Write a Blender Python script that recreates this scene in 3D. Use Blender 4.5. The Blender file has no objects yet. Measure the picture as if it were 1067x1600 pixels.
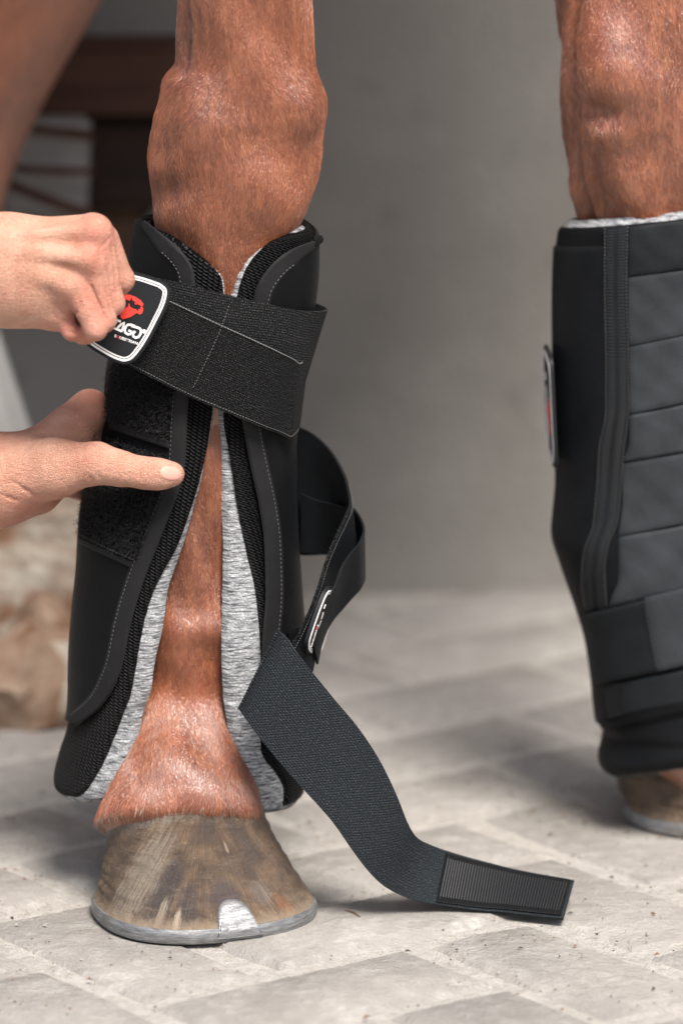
import bpy, bmesh, math, random
import numpy as np
from mathutils import Vector, Matrix
random.seed(7); rng = np.random.default_rng(7)
D = bpy.data; SC = bpy.context.scene; COL = SC.collection
R = math.radians

# ------------------------------------------------------------------ camera, sky, sun, exposure
F = 7710.0; CAMY = -2.98; CAMZ = 0.94; TH = math.atan(1750 / F)
cd = D.cameras.new('camera'); cam = D.objects.new('camera', cd); COL.objects.link(cam)
cam.location = (0, CAMY, CAMZ); cam.rotation_euler = (math.pi / 2 - TH, 0, 0)
cd.sensor_fit = 'VERTICAL'; cd.sensor_height = 36; cd.lens = F / 1600 * 36
cd.clip_start = 0.1; cd.clip_end = 200
cd.dof.use_dof = True; cd.dof.focus_distance = 3.07; cd.dof.aperture_fstop = 3.7
SC.camera = cam
W = D.worlds.new('World'); SC.world = W; W.use_nodes = True
SUN_EL, SUN_AZ = R(57), R(160)          # azimuth clockwise from +Y: behind the camera, to its right
nt = W.node_tree; bg = nt.nodes['Background']
sky = nt.nodes.new('ShaderNodeTexSky'); sky.sky_type = 'NISHITA'; sky.sun_disc = False
sky.sun_elevation = SUN_EL; sky.sun_rotation = SUN_AZ; sky.dust_density = 4.0; sky.air_density = 1.0; sky.ozone_density = 0.6
nt.links.new(sky.outputs[0], bg.inputs[0]); bg.inputs[1].default_value = 0.085
sl = D.lights.new('sun', 'SUN'); sl.energy = 3.1; sl.angle = R(20); sl.color = (1, .955, .9)
so = D.objects.new('sun', sl); COL.objects.link(so)
sd = Vector((math.sin(SUN_AZ) * math.cos(SUN_EL), math.cos(SUN_AZ) * math.cos(SUN_EL), math.sin(SUN_EL)))
so.rotation_euler = sd.to_track_quat('Z', 'Y').to_euler(); so.location = (1, -3, 4)
SC.view_settings.view_transform = 'Standard'; SC.view_settings.look = 'None'; SC.view_settings.gamma = 1
SC.view_settings.exposure = 1.07
SC.cycles.max_bounces = 6; SC.cycles.use_denoising = True

# ------------------------------------------------------------------ geometry helpers
cT, sT = math.cos(TH), math.sin(TH)
def ray(px, py):
    u = (px - 533.5) / F; v = -(py - 800) / F
    return np.array([u, cT + v * sT, -sT + v * cT])
CAM = np.array([0, CAMY, CAMZ])
def P(px, py, Y):
    "the world point seen at photo pixel (px, py) on the vertical plane at depth Y"
    d = ray(px, py); return CAM + d * ((Y - CAMY) / d[1])
def ground(px, py, z=0):
    d = ray(px, py); return CAM + d * ((z - CAMZ) / d[2])
MM = 0.000396        # metres per photo pixel near the boot

def pchip(xs, ys):
    xs = np.asarray(xs, float); ys = np.asarray(ys, float)
    o = np.argsort(xs); xs = xs[o]; ys = ys[o]
    h = np.diff(xs); dl = np.diff(ys) / h; m = np.zeros_like(ys)
    for i in range(1, len(xs) - 1):
        if dl[i-1] * dl[i] > 0:
            w1 = 2*h[i] + h[i-1]; w2 = h[i] + 2*h[i-1]
            m[i] = (w1 + w2) / (w1/dl[i-1] + w2/dl[i])
    m[0] = dl[0]; m[-1] = dl[-1]
    def f(x):
        x = np.clip(np.asarray(x, float), xs[0], xs[-1])
        i = np.clip(np.searchsorted(xs, x) - 1, 0, len(h) - 1)
        t = (x - xs[i]) / h[i]
        return ((1+2*t)*(1-t)**2*ys[i] + t*(1-t)**2*h[i]*m[i] + t*t*(3-2*t)*ys[i+1] + t*t*(t-1)*h[i]*m[i+1])
    return f

def resample(pts, n, smooth=True):
    pts = np.asarray(pts, float)
    s = np.r_[0, np.cumsum(np.linalg.norm(np.diff(pts, axis=0), axis=1))]; s /= s[-1]
    t = np.linspace(0, 1, n)
    if smooth and len(pts) > 2:
        return np.stack([pchip(s, pts[:, k])(t) for k in range(pts.shape[1])], 1)
    return np.stack([np.interp(t, s, pts[:, k]) for k in range(pts.shape[1])], 1)

def link(name, me, mat=None, parent=None):
    o = D.objects.new(name, me); COL.objects.link(o)
    if mat is not None:
        for m in (mat if isinstance(mat, (list, tuple)) else [mat]): me.materials.append(m)
    if parent is not None: o.parent = parent
    return o
def mesh(name, verts, faces, uv=None, smooth=True, sharp=None, mats=None):
    me = D.meshes.new(name); me.from_pydata([tuple(map(float, v)) for v in verts], [], [tuple(map(int, f)) for f in faces])
    if uv is not None:
        ul = me.uv_layers.new(name='UVMap'); vi = np.zeros(len(me.loops), int); me.loops.foreach_get('vertex_index', vi)
        ul.data.foreach_set('uv', np.asarray(uv, float)[vi].ravel())
    if mats is not None: me.polygons.foreach_set('material_index', np.asarray(mats, int))
    me.update()
    if smooth:
        me.polygons.foreach_set('use_smooth', [True] * len(me.polygons))
        if sharp: me.set_sharp_from_angle(angle=R(sharp))
    return me
def normals(G, wrap=False):
    if wrap:
        du = np.roll(G, -1, 1) - np.roll(G, 1, 1)
    else:
        du = np.gradient(G, axis=1)
    dv = np.gradient(G, axis=0); n = np.cross(du, dv)
    return n / (np.linalg.norm(n, axis=2, keepdims=True) + 1e-12)
def gridfaces(n, m, base=0, wrap=False):
    i, j = np.meshgrid(np.arange(n - 1), np.arange(m if wrap else m - 1), indexing='ij'); i = i.ravel(); j = j.ravel(); j2 = (j + 1) % m
    return np.stack([base + i*m + j, base + (i+1)*m + j, base + (i+1)*m + j2, base + i*m + j2], 1)
def sheet(name, G, thick, mat, parent, flip=None, uv=None, sharp=50, outward=None):
    "a closed sheet of real thickness: G is the outer face (n x m x 3)"
    G = np.asarray(G, float); n, m, _ = G.shape
    N = normals(G)
    if outward is not None:
        if (N * (G - np.asarray(outward))).sum() < 0: N = -N
    elif (N[:, :, 1]).sum() > 0: N = -N
    B = G - N * thick
    if uv is None:
        a = np.r_[0, np.cumsum(np.linalg.norm(np.diff(G[n//2], axis=0), axis=1))]
        b = np.r_[0, np.cumsum(np.linalg.norm(np.diff(G[:, m//2], axis=0), axis=1))]
        uv = np.stack(np.meshgrid(a, b), 2)
    V = np.concatenate([G.reshape(-1, 3), B.reshape(-1, 3)]); U = np.concatenate([uv.reshape(-1, 2)] * 2)
    f1 = gridfaces(n, m); f2 = gridfaces(n, m, n*m)[:, ::-1]
    rim = list(range(m)) + [i*m + m-1 for i in range(1, n)] + [(n-1)*m + j for j in range(m-2, -1, -1)] + [i*m for i in range(n-2, 0, -1)]
    r = np.array(rim); r2 = np.roll(r, -1)
    f3 = np.stack([r, r2, r2 + n*m, r + n*m], 1)
    me = mesh(name, V, np.concatenate([f1, f2, f3]), U, sharp=sharp)
    bm = bmesh.new(); bm.from_mesh(me); bmesh.ops.recalc_face_normals(bm, faces=bm.faces); bm.to_mesh(me); bm.free()
    return link(name, me, mat, parent)

class Ring:
    "an upright sleeve round a leg, from its left and right silhouette"
    def __init__(s, rows, cy, ratio):
        a = []
        for py, l, r in rows:
            pl, pr = P(l, py, cy), P(r, py, cy); a.append((pl[2], (pl[0]+pr[0])/2, (pr[0]-pl[0])/2))
        a = np.array(a); s.fc = pchip(a[:, 0], a[:, 1]); s.fr = pchip(a[:, 0], a[:, 2]); s.cy = cy
        s.ratio = ratio if callable(ratio) else (lambda z: ratio + 0*np.asarray(z))
    def pt(s, z, phi, off=0):
        z = np.asarray(z, float); rx = s.fr(z) + off; ry = s.fr(z)*s.ratio(z) + off
        return np.stack(np.broadcast_arrays(s.fc(z) + rx*np.sin(phi), s.cy - ry*np.cos(phi), z), -1)
    def solve(s, px, py, off=0, lim=.985):
        Y = s.cy
        for _ in range(12):
            p = P(px, py, Y); z = p[2]; u = (p[0] - s.fc(z)) / (s.fr(z) + off); u = min(lim, max(-lim, u))
            Y = .5*Y + .5*(s.cy - (s.fr(z)*s.ratio(z) + off) * math.sqrt(1 - u*u))
        return float(z), math.asin(u)
    def at(s, px, py, off=0, lim=.985):
        z, ph = s.solve(px, py, off, lim); return s.pt(z, ph, off)

def drop(d, r):
    x = np.clip(1 - d / r, 0, 1); return r * (1 - np.sqrt(np.maximum(1 - x*x, 0)))
def wrap(name, ring, left, right, top, bot, off, thick, er, mat, parent, n=150, m=120, wob=0, edge_in=0, scale_er=1.0):
    "a layer of the boot wrapped round the leg from its left front edge, behind, to its right front edge. top/bot: (left, back, right) photo rows"
    def edge(path):
        q = np.array([ring.solve(x, y, off) for x, y in resample(path, 60)])
        return pchip(q[:, 0] + np.arange(60)[::-1]*1e-7, q[:, 1])
    eL, eR = edge(left), edge(right)
    zt = np.array([P(300, y, ring.cy)[2] for y in top]); zb = np.array([P(300, y, ring.cy)[2] for y in bot])
    zt[0] = ring.solve(*left[0], off)[0]; zt[2] = ring.solve(*right[0], off)[0]; zb[0] = ring.solve(*left[-1], off)[0]; zb[2] = ring.solve(*right[-1], off)[0]
    t = (1 - np.cos(np.linspace(0, math.pi, m))) / 2; t = .5*t + .5*np.linspace(0, 1, m)
    s = (1 - np.cos(np.linspace(0, math.pi, n))) / 2; s = .35*s + .65*np.linspace(0, 1, n)
    k = [0, .3, .7, 1]
    ztt = np.interp(t, k, [zt[0], zt[1], zt[1], zt[2]]); zbt = np.interp(t, k, [zb[0], zb[1], zb[1], zb[2]])
    Z = ztt[None] + (zbt - ztt)[None] * s[:, None]
    a, b = eL(Z), eR(Z) - 2*math.pi
    PH = a + (b - a) * t[None]
    rad = ring.fr(Z)
    dside = np.minimum(a - PH, PH - b) * rad
    dtb = np.minimum(ztt[None] - Z, Z - zbt[None])
    o = off - drop(dside, er) - drop(dtb, er*scale_er)
    if edge_in: o = o - edge_in*np.clip(1 - dside/.03, 0, 1)**2
    if wob:
        o = o + wob*np.clip(1 - dside/.03, 0, 1)*(np.sin(Z*420 + 2*np.sin(Z*130)) + .6*np.sin(Z*760 + PH*7))
    G = ring.pt(Z, PH, o)
    uv = np.stack([PH * rad, Z], 2)
    return sheet(name, G, thick, mat, parent, uv=uv, outward=np.stack([ring.fc(Z), Z*0 + ring.cy, Z], 2))
def patch(name, ring, A, B, off, thick, mat, parent, n=60, m=14, er=.0015, lim=.985, smooth=True, bulge=0, wr=0):
    A = resample(A, n, smooth); B = resample(B, n, smooth); w = np.linspace(0, 1, m)
    wid = np.linalg.norm(A - B, axis=1)*MM; s = np.r_[0, np.cumsum(np.linalg.norm(np.diff((A+B)/2, axis=0), axis=1))]*MM
    G = np.zeros((n, m, 3))
    for i in range(n):
        for j in range(m):
            px = A[i]*(1-w[j]) + B[i]*w[j]
            d = min(w[j], 1-w[j])*wid[i]; d2 = min(s[i], s[-1]-s[i])
            G[i, j] = ring.at(px[0], px[1], off - drop(d, er) - drop(d2, er) + bulge*math.sin(math.pi*w[j]) + wr*(math.sin(9*w[j] + s[i]*180 + off*4e3) + .6*math.sin(21*w[j] - s[i]*310)), lim)
    uv = np.stack([w[None]*wid[:, None], s[:, None] + 0*w[None]], 2)
    return sheet(name, G, thick, mat, parent, uv=uv, outward=(float(ring.fc(G[n//2, 0, 2])), ring.cy, float(G[n//2, 0, 2])))
def ribbon(name, rows, thick, mat, parent, n=90, m=16, er=0.0006, smooth=True, curl=0):
    "rows: pairs of 3-D points (one edge, other edge) along a strap"
    a = resample([r[0] for r in rows], n, smooth); b = resample([r[1] for r in rows], n, smooth)
    w = np.linspace(0, 1, m); G = a[:, None]*(1-w)[None, :, None] + b[:, None]*w[None, :, None]
    N = normals(G)
    if curl: G = G + N*(curl*np.sin(math.pi*w))[None, :, None]
    s = np.r_[0, np.cumsum(np.linalg.norm(np.diff((a+b)/2, axis=0), axis=1))]
    wid = np.linalg.norm(a-b, axis=1)
    uv = np.stack([s[:, None] + 0*w[None], (w[None]-.5)*np.maximum(wid, .02)[:, None]], 2)
    return sheet(name, G, thick, mat, parent, uv=uv), G
def capsules(name, segs, r, mat, parent, sides=5, tip=.35):
    "small stitches: one part"
    V, Fc = [], []
    for p, q in segs:
        p = np.asarray(p); q = np.asarray(q); d = q - p; L = np.linalg.norm(d)
        if L < 1e-7: continue
        d /= L; e = np.cross(d, (0, 0, 1.)) if abs(d[2]) < .9 else np.cross(d, (1., 0, 0)); e /= np.linalg.norm(e); f = np.cross(d, e)
        b = len(V)
        for t, k in ((0, tip), (.2, 1), (.8, 1), (1, tip)):
            for i in range(sides):
                a = 2*math.pi*i/sides; V.append(p + d*L*t + (e*math.cos(a) + f*math.sin(a))*r*k)
        for l in range(3):
            for i in range(sides):
                j = (i+1) % sides; Fc.append((b+l*sides+i, b+l*sides+j, b+(l+1)*sides+j, b+(l+1)*sides+i))
    o = link(name, mesh(name, V, Fc), mat, parent); o['kind'] = 'stuff'; return o
def dashes(pts, step=.0028, frac=.62):
    pts = np.asarray(pts); s = np.r_[0, np.cumsum(np.linalg.norm(np.diff(pts, axis=0), axis=1))]
    out = []
    f = lambda t: np.array([np.interp(t, s, pts[:, k]) for k in range(3)])
    for t in np.arange(0, s[-1]-step, step): out.append((f(t), f(t + step*frac)))
    return out
def tag(o, label=None, cat=None, group=None, kind=None):
    if label: o['label'] = label
    if cat: o['category'] = cat
    if group: o['group'] = group
    if kind: o['kind'] = kind
    return o
def empty(name, loc):
    o = D.objects.new(name, None); COL.objects.link(o); o.location = loc; o.empty_display_size = .05; return o
def poly_extrude(name, pts, h, mat, parent, bevel=0, z0=0):
    bm = bmesh.new(); vs = [bm.verts.new((p[0], p[1], z0)) for p in pts]; f = bm.faces.new(vs)
    bmesh.ops.recalc_face_normals(bm, faces=[f])
    if f.normal.z < 0: f.normal_flip()
    r = bmesh.ops.extrude_face_region(bm, geom=[f])
    bmesh.ops.translate(bm, verts=[v for v in r['geom'] if isinstance(v, bmesh.types.BMVert)], vec=(0, 0, h))
    if bevel:
        top = [e for e in bm.edges if all(v.co.z > z0 + h*.5 for v in e.verts)]
        bmesh.ops.bevel(bm, geom=top, offset=bevel, segments=2, affect='EDGES', clamp_overlap=True)
    bmesh.ops.triangulate(bm, faces=[q for q in bm.faces if len(q.verts) > 4]); bmesh.ops.recalc_face_normals(bm, faces=bm.faces)
    me = D.meshes.new(name); bm.to_mesh(me); bm.free()
    return link(name, me, mat, parent)

# ------------------------------------------------------------------ materials
class NT:
    def __init__(s, name):
        s.m = D.materials.new(name); s.m.use_nodes = True; s.t = s.m.node_tree; s.b = s.t.nodes['Principled BSDF']
    def n(s, typ, ins=None, **props):
        o = s.t.nodes.new('ShaderNode' + typ)
        for k, v in props.items(): setattr(o, k, v)
        for k, v in (ins or {}).items(): s.put(o.inputs[k], v)
        return o
    def put(s, sock, v):
        if hasattr(v, 'bl_idname') and v.bl_idname.startswith('ShaderNode'): v = v.outputs[0]
        if isinstance(v, bpy.types.NodeSocket): s.t.links.new(v, sock)
        else: sock.default_value = v if not (isinstance(v, tuple) and len(v) == 3 and sock.type == 'RGBA') else (*v, 1)
    def set(s, **kw):
        for k, v in kw.items(): s.put(s.b.inputs[k.replace('_', ' ')], v)
    def uv(s): return s.n('TexCoord').outputs['UV']
    def obj(s): return s.n('TexCoord').outputs['Object']
    def pos(s): return s.n('NewGeometry').outputs['Position']
    def map(s, v, scale=(1, 1, 1), rot=(0, 0, 0)): return s.n('Mapping', {'Vector': v, 'Scale': scale, 'Rotation': rot})
    def noise(s, v, scale, detail=4, rough=.55, dist=0):
        return s.n('TexNoise', {'Vector': v, 'Scale': scale, 'Detail': detail, 'Roughness': rough, 'Distortion': dist}).outputs['Fac']
    def ramp(s, f, *stops):
        o = s.n('ValToRGB', {'Fac': f}); e = o.color_ramp.elements
        while len(e) < len(stops): e.new(.5)
        for i, (p, c) in enumerate(stops):
            e[i].position = p; e[i].color = (c, c, c, 1) if not isinstance(c, tuple) else (*c, 1)
        return o.outputs[0]
    def mix(s, f, a, b, mode='MIX'):
        o = s.n('Mix', data_type='RGBA', blend_type=mode); s.put(o.inputs[0], f); s.put(o.inputs[6], a); s.put(o.inputs[7], b); return o.outputs[2]
    def math(s, op, a, b=0, c=None):
        o = s.n('Math', operation=op); s.put(o.inputs[0], a); s.put(o.inputs[1], b)
        if c is not None: s.put(o.inputs[2], c)
        return o.outputs[0]
    def sep(s, v): o = s.n('SeparateXYZ', {0: v}); return o.outputs
    def bump(s, h, dist, strength=1, normal=None):
        o = s.n('Bump', {'Height': h, 'Distance': dist, 'Strength': strength})
        if normal is not None: s.put(o.inputs['Normal'], normal)
        return o.outputs[0]

def neoprene(name, c=(.0036, .0038, .0043), sheen=.02):
    k = NT(name); p = k.pos()
    n1 = k.noise(p, 28, 3); n2 = k.noise(p, 900, 2); n3 = k.noise(p, 220, 3)
    col = k.mix(k.ramp(n1, (.3, 0.), (.75, 1.)), c, tuple(x*1.7 for x in c))
    dust = k.ramp(k.noise(p, 1500, 1), (.73, 0.), (.8, .35)); col = k.mix(dust, col, (.05, .05, .05))
    k.set(Base_Color=col, Roughness=.5, Specular_IOR_Level=.075, Sheen_Weight=sheen*.4, Sheen_Roughness=.45, Sheen_Tint=(.6, .68, .8))
    k.set(Normal=k.bump(n2, .0003, .55, k.bump(n3, .0006, .4))); return k.m
def elastic(name, c=(.0040, .0041, .0044), hi=(.17, .17, .17), scale=1.0, dots=.55, twill=False):
    k = NT(name); u = k.sep(k.uv())
    a = k.math('SINE', k.math('MULTIPLY', u[0], 2*math.pi/(.0011*scale))); b = k.math('SINE', k.math('MULTIPLY', u[1], 2*math.pi/(.0014*scale)))
    if twill: a = k.math('SINE', k.math('ADD', k.math('MULTIPLY', u[0], 2*math.pi/(.0016*scale)), k.math('MULTIPLY', u[1], 2*math.pi/(.0016*scale))))
    w = k.math('MULTIPLY', k.math('ADD', a, 1), k.math('ADD', b, 1))
    n = k.noise(k.map(k.uv(), (1, .7, 1)), 1500, 2, .6); n2 = k.noise(k.pos(), 40, 3)
    f = k.math('MULTIPLY', k.ramp(n, (.5, 0.), (.75, 1.)), k.ramp(w, (.2, .25), (.9, 1.)))
    col = k.mix(k.math('MULTIPLY', f, dots), k.mix(n2, c, tuple(x*1.5 for x in c)), hi)
    k.set(Base_Color=col, Roughness=.7, Specular_IOR_Level=.06, Sheen_Weight=.01, Sheen_Roughness=.5, Sheen_Tint=(.65, .72, .8))
    k.set(Normal=k.bump(k.math('ADD', k.math('MULTIPLY', w, .25), k.math('MULTIPLY', n, .6)), .0005, .8)); return k.m
def knit():
    k = NT('black_spacer_mesh'); u = k.sep(k.uv()); s = .0036
    wx = k.math('MULTIPLY', u[0], 2*math.pi/s); wy = k.math('MULTIPLY', u[1], 2*math.pi/(s*.62))
    a = k.math('SINE', k.math('ADD', wx, k.math('MULTIPLY', k.math('SINE', wy), 1.1))); b = k.math('SINE', k.math('ADD', wy, wx))
    h = k.math('ADD', k.math('MULTIPLY', a, .5), k.math('MULTIPLY', b, .5)); n = k.noise(k.pos(), 1200, 2)
    col = k.mix(k.ramp(h, (.35, 0.), (1., 1.)), (.0022, .0022, .0026), (.032, .033, .036))  # highlight on the raised loops is mixed into the colour
    col = k.mix(k.ramp(n, (.64, 0.), (.78, .5)), col, (.12, .12, .12))
    k.set(Base_Color=col, Roughness=.55, Specular_IOR_Level=.09, Normal=k.bump(h, .0016, 1.)); return k.m
def lining():
    k = NT('grey_melange_lining'); uv = k.uv()
    st = k.noise(k.map(uv, (110, 1000, 1)), 1.0, 4, .65); st2 = k.noise(k.map(uv, (45, 420, 1)), 1.0, 3, .6)
    vo = k.n('TexVoronoi', {'Vector': uv, 'Scale': 420.0}, feature='DISTANCE_TO_EDGE').outputs['Distance']
    f = k.math('MULTIPLY', k.ramp(st, (.40, 0.), (.56, 1.)), k.ramp(st2, (.30, .6), (.52, 1.)))
    col = k.mix(f, (.050, .053, .058), (.46, .47, .48)); col = k.mix(k.ramp(vo, (.0, .6), (.12, 0.)), col, (.10, .105, .115))
    soft = k.noise(k.map(uv, (25, 110, 1)), 1.0, 2, .5)
    h = k.math('ADD', k.ramp(vo, (0, 0.), (.25, 1.)), k.math('MULTIPLY', soft, 1.6))
    k.set(Base_Color=col, Roughness=.95, Specular_IOR_Level=.08, Sheen_Weight=.1, Normal=k.bump(h, .0008, .3)); return k.m
def plain(name, c, rough=.5, spec=.5, metal=0, bump=0, bscale=600, var=0):
    k = NT(name); p = k.pos(); col = c
    if var: col = k.mix(k.noise(p, 60, 4), tuple(x*(1-var) for x in c), tuple(min(1, x*(1+var)) for x in c))
    k.set(Base_Color=col, Roughness=rough, Specular_IOR_Level=spec, Metallic=metal)
    if bump: k.set(Normal=k.bump(k.noise(p, bscale, 4), bump, .7))
    return k.m
M_neo = neoprene('black_neoprene'); M_neo2 = neoprene('slate_neoprene', (.0055, .0061, .0069), .03); M_band = neoprene('grey_band_fabric', (.0235, .0265, .0290), .06)
M_b2 = neoprene('dark_band_fabric', (.0095, .0106, .0118), .05)
M_el = elastic('black_elastic'); M_el3 = elastic('stretched_black_elastic', (.0062, .0064, .0068), (.19, .19, .19), 1.15, .7); M_el2 = elastic('charcoal_elastic', (.0100, .0122, .0140), (.16, .175, .185), 1.25, .55, True); M_hook = elastic('hook_tape', (.0055, .0058, .0065), (.08, .08, .08), 1.0, .3)
M_knit = knit(); M_lin = lining()
M_bind = plain('grey_rubber_binding', (.0135, .0135, .0140), .6, .12, 0, .0004, 300, .3)
M_thread = plain('grey_thread', (.085, .085, .085), .7); M_edge = plain('pale_stitch_and_highlight', (.11, .11, .11), .7); M_dark_thread = plain('black_thread', (.012, .0125, .0135), .55)
M_loop = plain('black_loop_pile', (.003, .003, .0033), .95, .08, 0, .0012, 900, .4)
M_rub = plain('black_rubber_badge', (.012, .0135, .0155), .5, .2, 0, .0001, 900, .1)
M_white = plain('white_print', (.78, .77, .76), .5); M_red = plain('red_print', (.72, .045, .03), .5)

def coat_mat(name, hair=False, pale=False):
    k = NT(name); p = k.pos()
    n1 = k.noise(k.map(p, (1, 1, .6)), 16, 4, .6); st = k.noise(k.map(p, (900, 900, 120)), 1.0, 3, .6); n3 = k.noise(k.map(p, (160, 160, 45)), 1.0, 3)
    a, b, c = (.150, .034, .011), (.32, .084, .026), (.46, .160, .062)
    col = k.mix(k.ramp(n1, (.3, 0.), (.7, 1.)), a, b); col = k.mix(k.ramp(n3, (.45, 0.), (.75, .55)), col, c)
    if hair:
        rr = k.n('HairInfo').outputs['Random']
        col = k.mix(k.ramp(rr, (.0, 0.), (.55, 0.), (1., .45)), col, (.54, .25, .13)); col = k.mix(k.ramp(rr, (.0, .3), (.3, 0.)), col, (.05, .014, .006))
    if pale: col = k.mix(k.ramp(k.noise(p, 60, 4), (.35, .45), (.6, 1.)), col, (.46, .41, .35))
    if not hair:
        col = k.mix(k.ramp(st, (.35, .35), (.6, 0.)), col, (.05, .015, .007))
    k.set(Base_Color=col, Roughness=.33, Specular_IOR_Level=.8, IOR=1.75, Sheen_Weight=.2, Sheen_Roughness=.35, Sheen_Tint=(1, .85, .78))
    if not hair: k.set(Normal=k.bump(k.math('ADD', st, k.math('MULTIPLY', n3, 1.2)), .0012, .55))
    return k.m
M_coat = coat_mat('chestnut_coat'); M_hair = coat_mat('chestnut_hair', True)

def hoof_mat():
    k = NT('hoof_horn'); o = k.n('TexCoord').outputs['Object']; s = k.sep(o)
    s = {0: s[0], 1: s[1], 2: k.math('MULTIPLY', s[2], 1.0)}
    ang = k.math('ARCTAN2', s[0], k.math('MULTIPLY', s[1], -1)); v = k.n('CombineXYZ', {0: ang, 1: s[2], 2: 0.0})
    fine = k.noise(k.map(v, (120, 26, 1)), 1.0, 5, .75, .3); rings = k.noise(k.map(v, (1.6, 190, 1)), 1.0, 4, .65, .3)
    blot = k.noise(o, 48, 6, .68, .8); mid = k.noise(o, 150, 5, .7, .4); tiny = k.noise(o, 650, 4, .7)
    def spot(a0, z0, sa, sz, amp=1.6):
        da = k.math('DIVIDE', k.math('SUBTRACT', ang, a0), sa); dz = k.math('DIVIDE', k.math('SUBTRACT', s[2], z0), sz)
        d = k.math('ADD', k.math('MULTIPLY', da, da), k.math('MULTIPLY', dz, dz))
        q = k.math('ADD', k.math('SUBTRACT', 1.0, d), k.math('MULTIPLY', k.math('SUBTRACT', k.math('ADD', k.math('MULTIPLY', mid, .6), k.math('MULTIPLY', fine, .4)), .5), amp*2.2))
        return k.ramp(q, (.1, 0.), (.75, 1.))
    col = k.mix(k.ramp(blot, (.34, 0.), (.66, 1.)), (.052, .033, .022), (.165, .107, .063))
    for a0, z0, sa, sz, c, w in ((-.85, .030, .22, .022, (.030, .026, .026), .85), (-.55, .020, .16, .016, (.040, .034, .033), .75), (-.05, .026, .28, .010, (.060, .048, .050), .8), (.35, .040, .30, .014, (.075, .050, .036), .7), (-.25, .062, .5, .010, (.070, .052, .045), .7), (.75, .055, .3, .02, (.060, .044, .036), .8),
                              (.62, .016, .12, .008, (.20, .085, .030), .8), (-.02, .013, .10, .004, (.30, .17, .085), .8), (.25, .050, .05, .004, (.34, .27, .20), .8), (-1.25, .035, .32, .034, (.215, .180, .135), .75), (-.62, .014, .05, .008, (.34, .28, .21), .9), (-.80, .018, .05, .010, (.33, .27, .20), .9), (.45, .024, .16, .008, (.22, .18, .15), .6)):
        col = k.mix(k.math('MULTIPLY', spot(a0, z0, sa, sz), w), col, c)
    col = k.mix(k.ramp(fine, (.44, .65), (.57, 0.)), col, (.036, .027, .023)); col = k.mix(k.ramp(fine, (.58, 0.), (.80, .35)), col, (.30, .245, .185))
    col = k.mix(k.ramp(rings, (.55, 0.), (.75, .25)), col, (.28, .23, .175))
    topb = k.ramp(k.math('ADD', k.math('ADD', s[2], k.math('MULTIPLY', k.math('SUBTRACT', s[1], .036), .46)), k.math('MULTIPLY', k.math('SUBTRACT', mid, .5), .020)), (.044, 0.), (.054, .7)); col = k.mix(topb, col, (.30, .265, .225))
    lowb = k.ramp(k.math('ADD', s[2], k.math('MULTIPLY', k.math('SUBTRACT', mid, .5), .012)), (.0105, .85), (.0135, 0.)); col = k.mix(lowb, col, (.25, .19, .13))
    col = k.mix(k.ramp(tiny, (.64, 0.), (.74, .6)), col, (.38, .32, .25)); col = k.mix(k.ramp(tiny, (.27, .6), (.36, 0.)), col, (.03, .025, .022))
    h = k.math('ADD', k.math('ADD', k.math('MULTIPLY', mid, 1.2), k.math('MULTIPLY', fine, .5)), k.math('ADD', k.math('MULTIPLY', rings, .8), k.math('MULTIPLY', tiny, .35)))
    k.set(Base_Color=col, Roughness=k.ramp(mid, (.3, .34), (.7, .6)), Specular_IOR_Level=.4, Normal=k.bump(h, .0022, .75)); return k.m
M_hoof = hoof_mat()
def steel():
    k = NT('worn_shoe_steel'); p = k.pos(); n = k.noise(k.map(p, (90, 90, 700)), 1.0, 5, .7); n2 = k.noise(p, 60, 4); n3 = k.noise(p, 900, 3)
    col = k.mix(k.ramp(n, (.35, 0.), (.65, 1.)), (.14, .145, .15), (.34, .345, .35)); col = k.mix(k.ramp(n2, (.54, 0.), (.72, .5)), col, (.20, .16, .12)); col = k.mix(k.ramp(n3, (.66, 0.), (.76, .6)), col, (.05, .05, .05))
    k.set(Base_Color=col, Metallic=.6, Roughness=k.ramp(n, (.3, .55), (.7, .38)), Normal=k.bump(k.math('ADD', n, n3), .0005, .6)); return k.m
M_steel = steel()
def skin_mat():
    k = NT('skin'); p = k.pos(); a = k.n('Attribute', attribute_name='flush').outputs['Fac']
    n = k.noise(p, 55, 4); n2 = k.noise(p, 420, 3, .6); lines = k.noise(k.map(p, (220, 220, 900)), 1.0, 3, .6, .5)
    col = k.mix(k.ramp(n, (.3, 0.), (.7, 1.)), (.49, .248, .166), (.61, .362, .262)); bl_ = k.noise(p, 130, 4, .65); col = k.mix(k.ramp(bl_, (.52, 0.), (.72, .5)), col, (.50, .20, .14)); cel = k.n('TexVoronoi', {'Vector': k.map(p, (1, 1, 1.6)), 'Scale': 620.0}, feature='DISTANCE_TO_EDGE').outputs['Distance']; col = k.mix(k.math('MULTIPLY', a, .7), col, (.52, .185, .135))
    col = k.mix(k.ramp(n2, (.58, 0.), (.8, .35)), col, (.42, .19, .12))
    k.set(Base_Color=col, Roughness=k.ramp(bl_, (.3, .40), (.7, .56)), Specular_IOR_Level=.38, Subsurface_Weight=.08, Subsurface_Radius=(.6, .25, .12), Subsurface_Scale=.003)
    k.set(Normal=k.bump(k.math('ADD', k.math('ADD', n2, k.math('MULTIPLY', bl_, 1.2)), k.math('ADD', k.math('MULTIPLY', lines, 1.3), k.ramp(cel, (0., 0.), (.12, .5)))), .0011, .8)); return k.m
M_skin = skin_mat()
M_nail = plain('fingernail', (.56, .285, .225), .42, .4)
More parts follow.
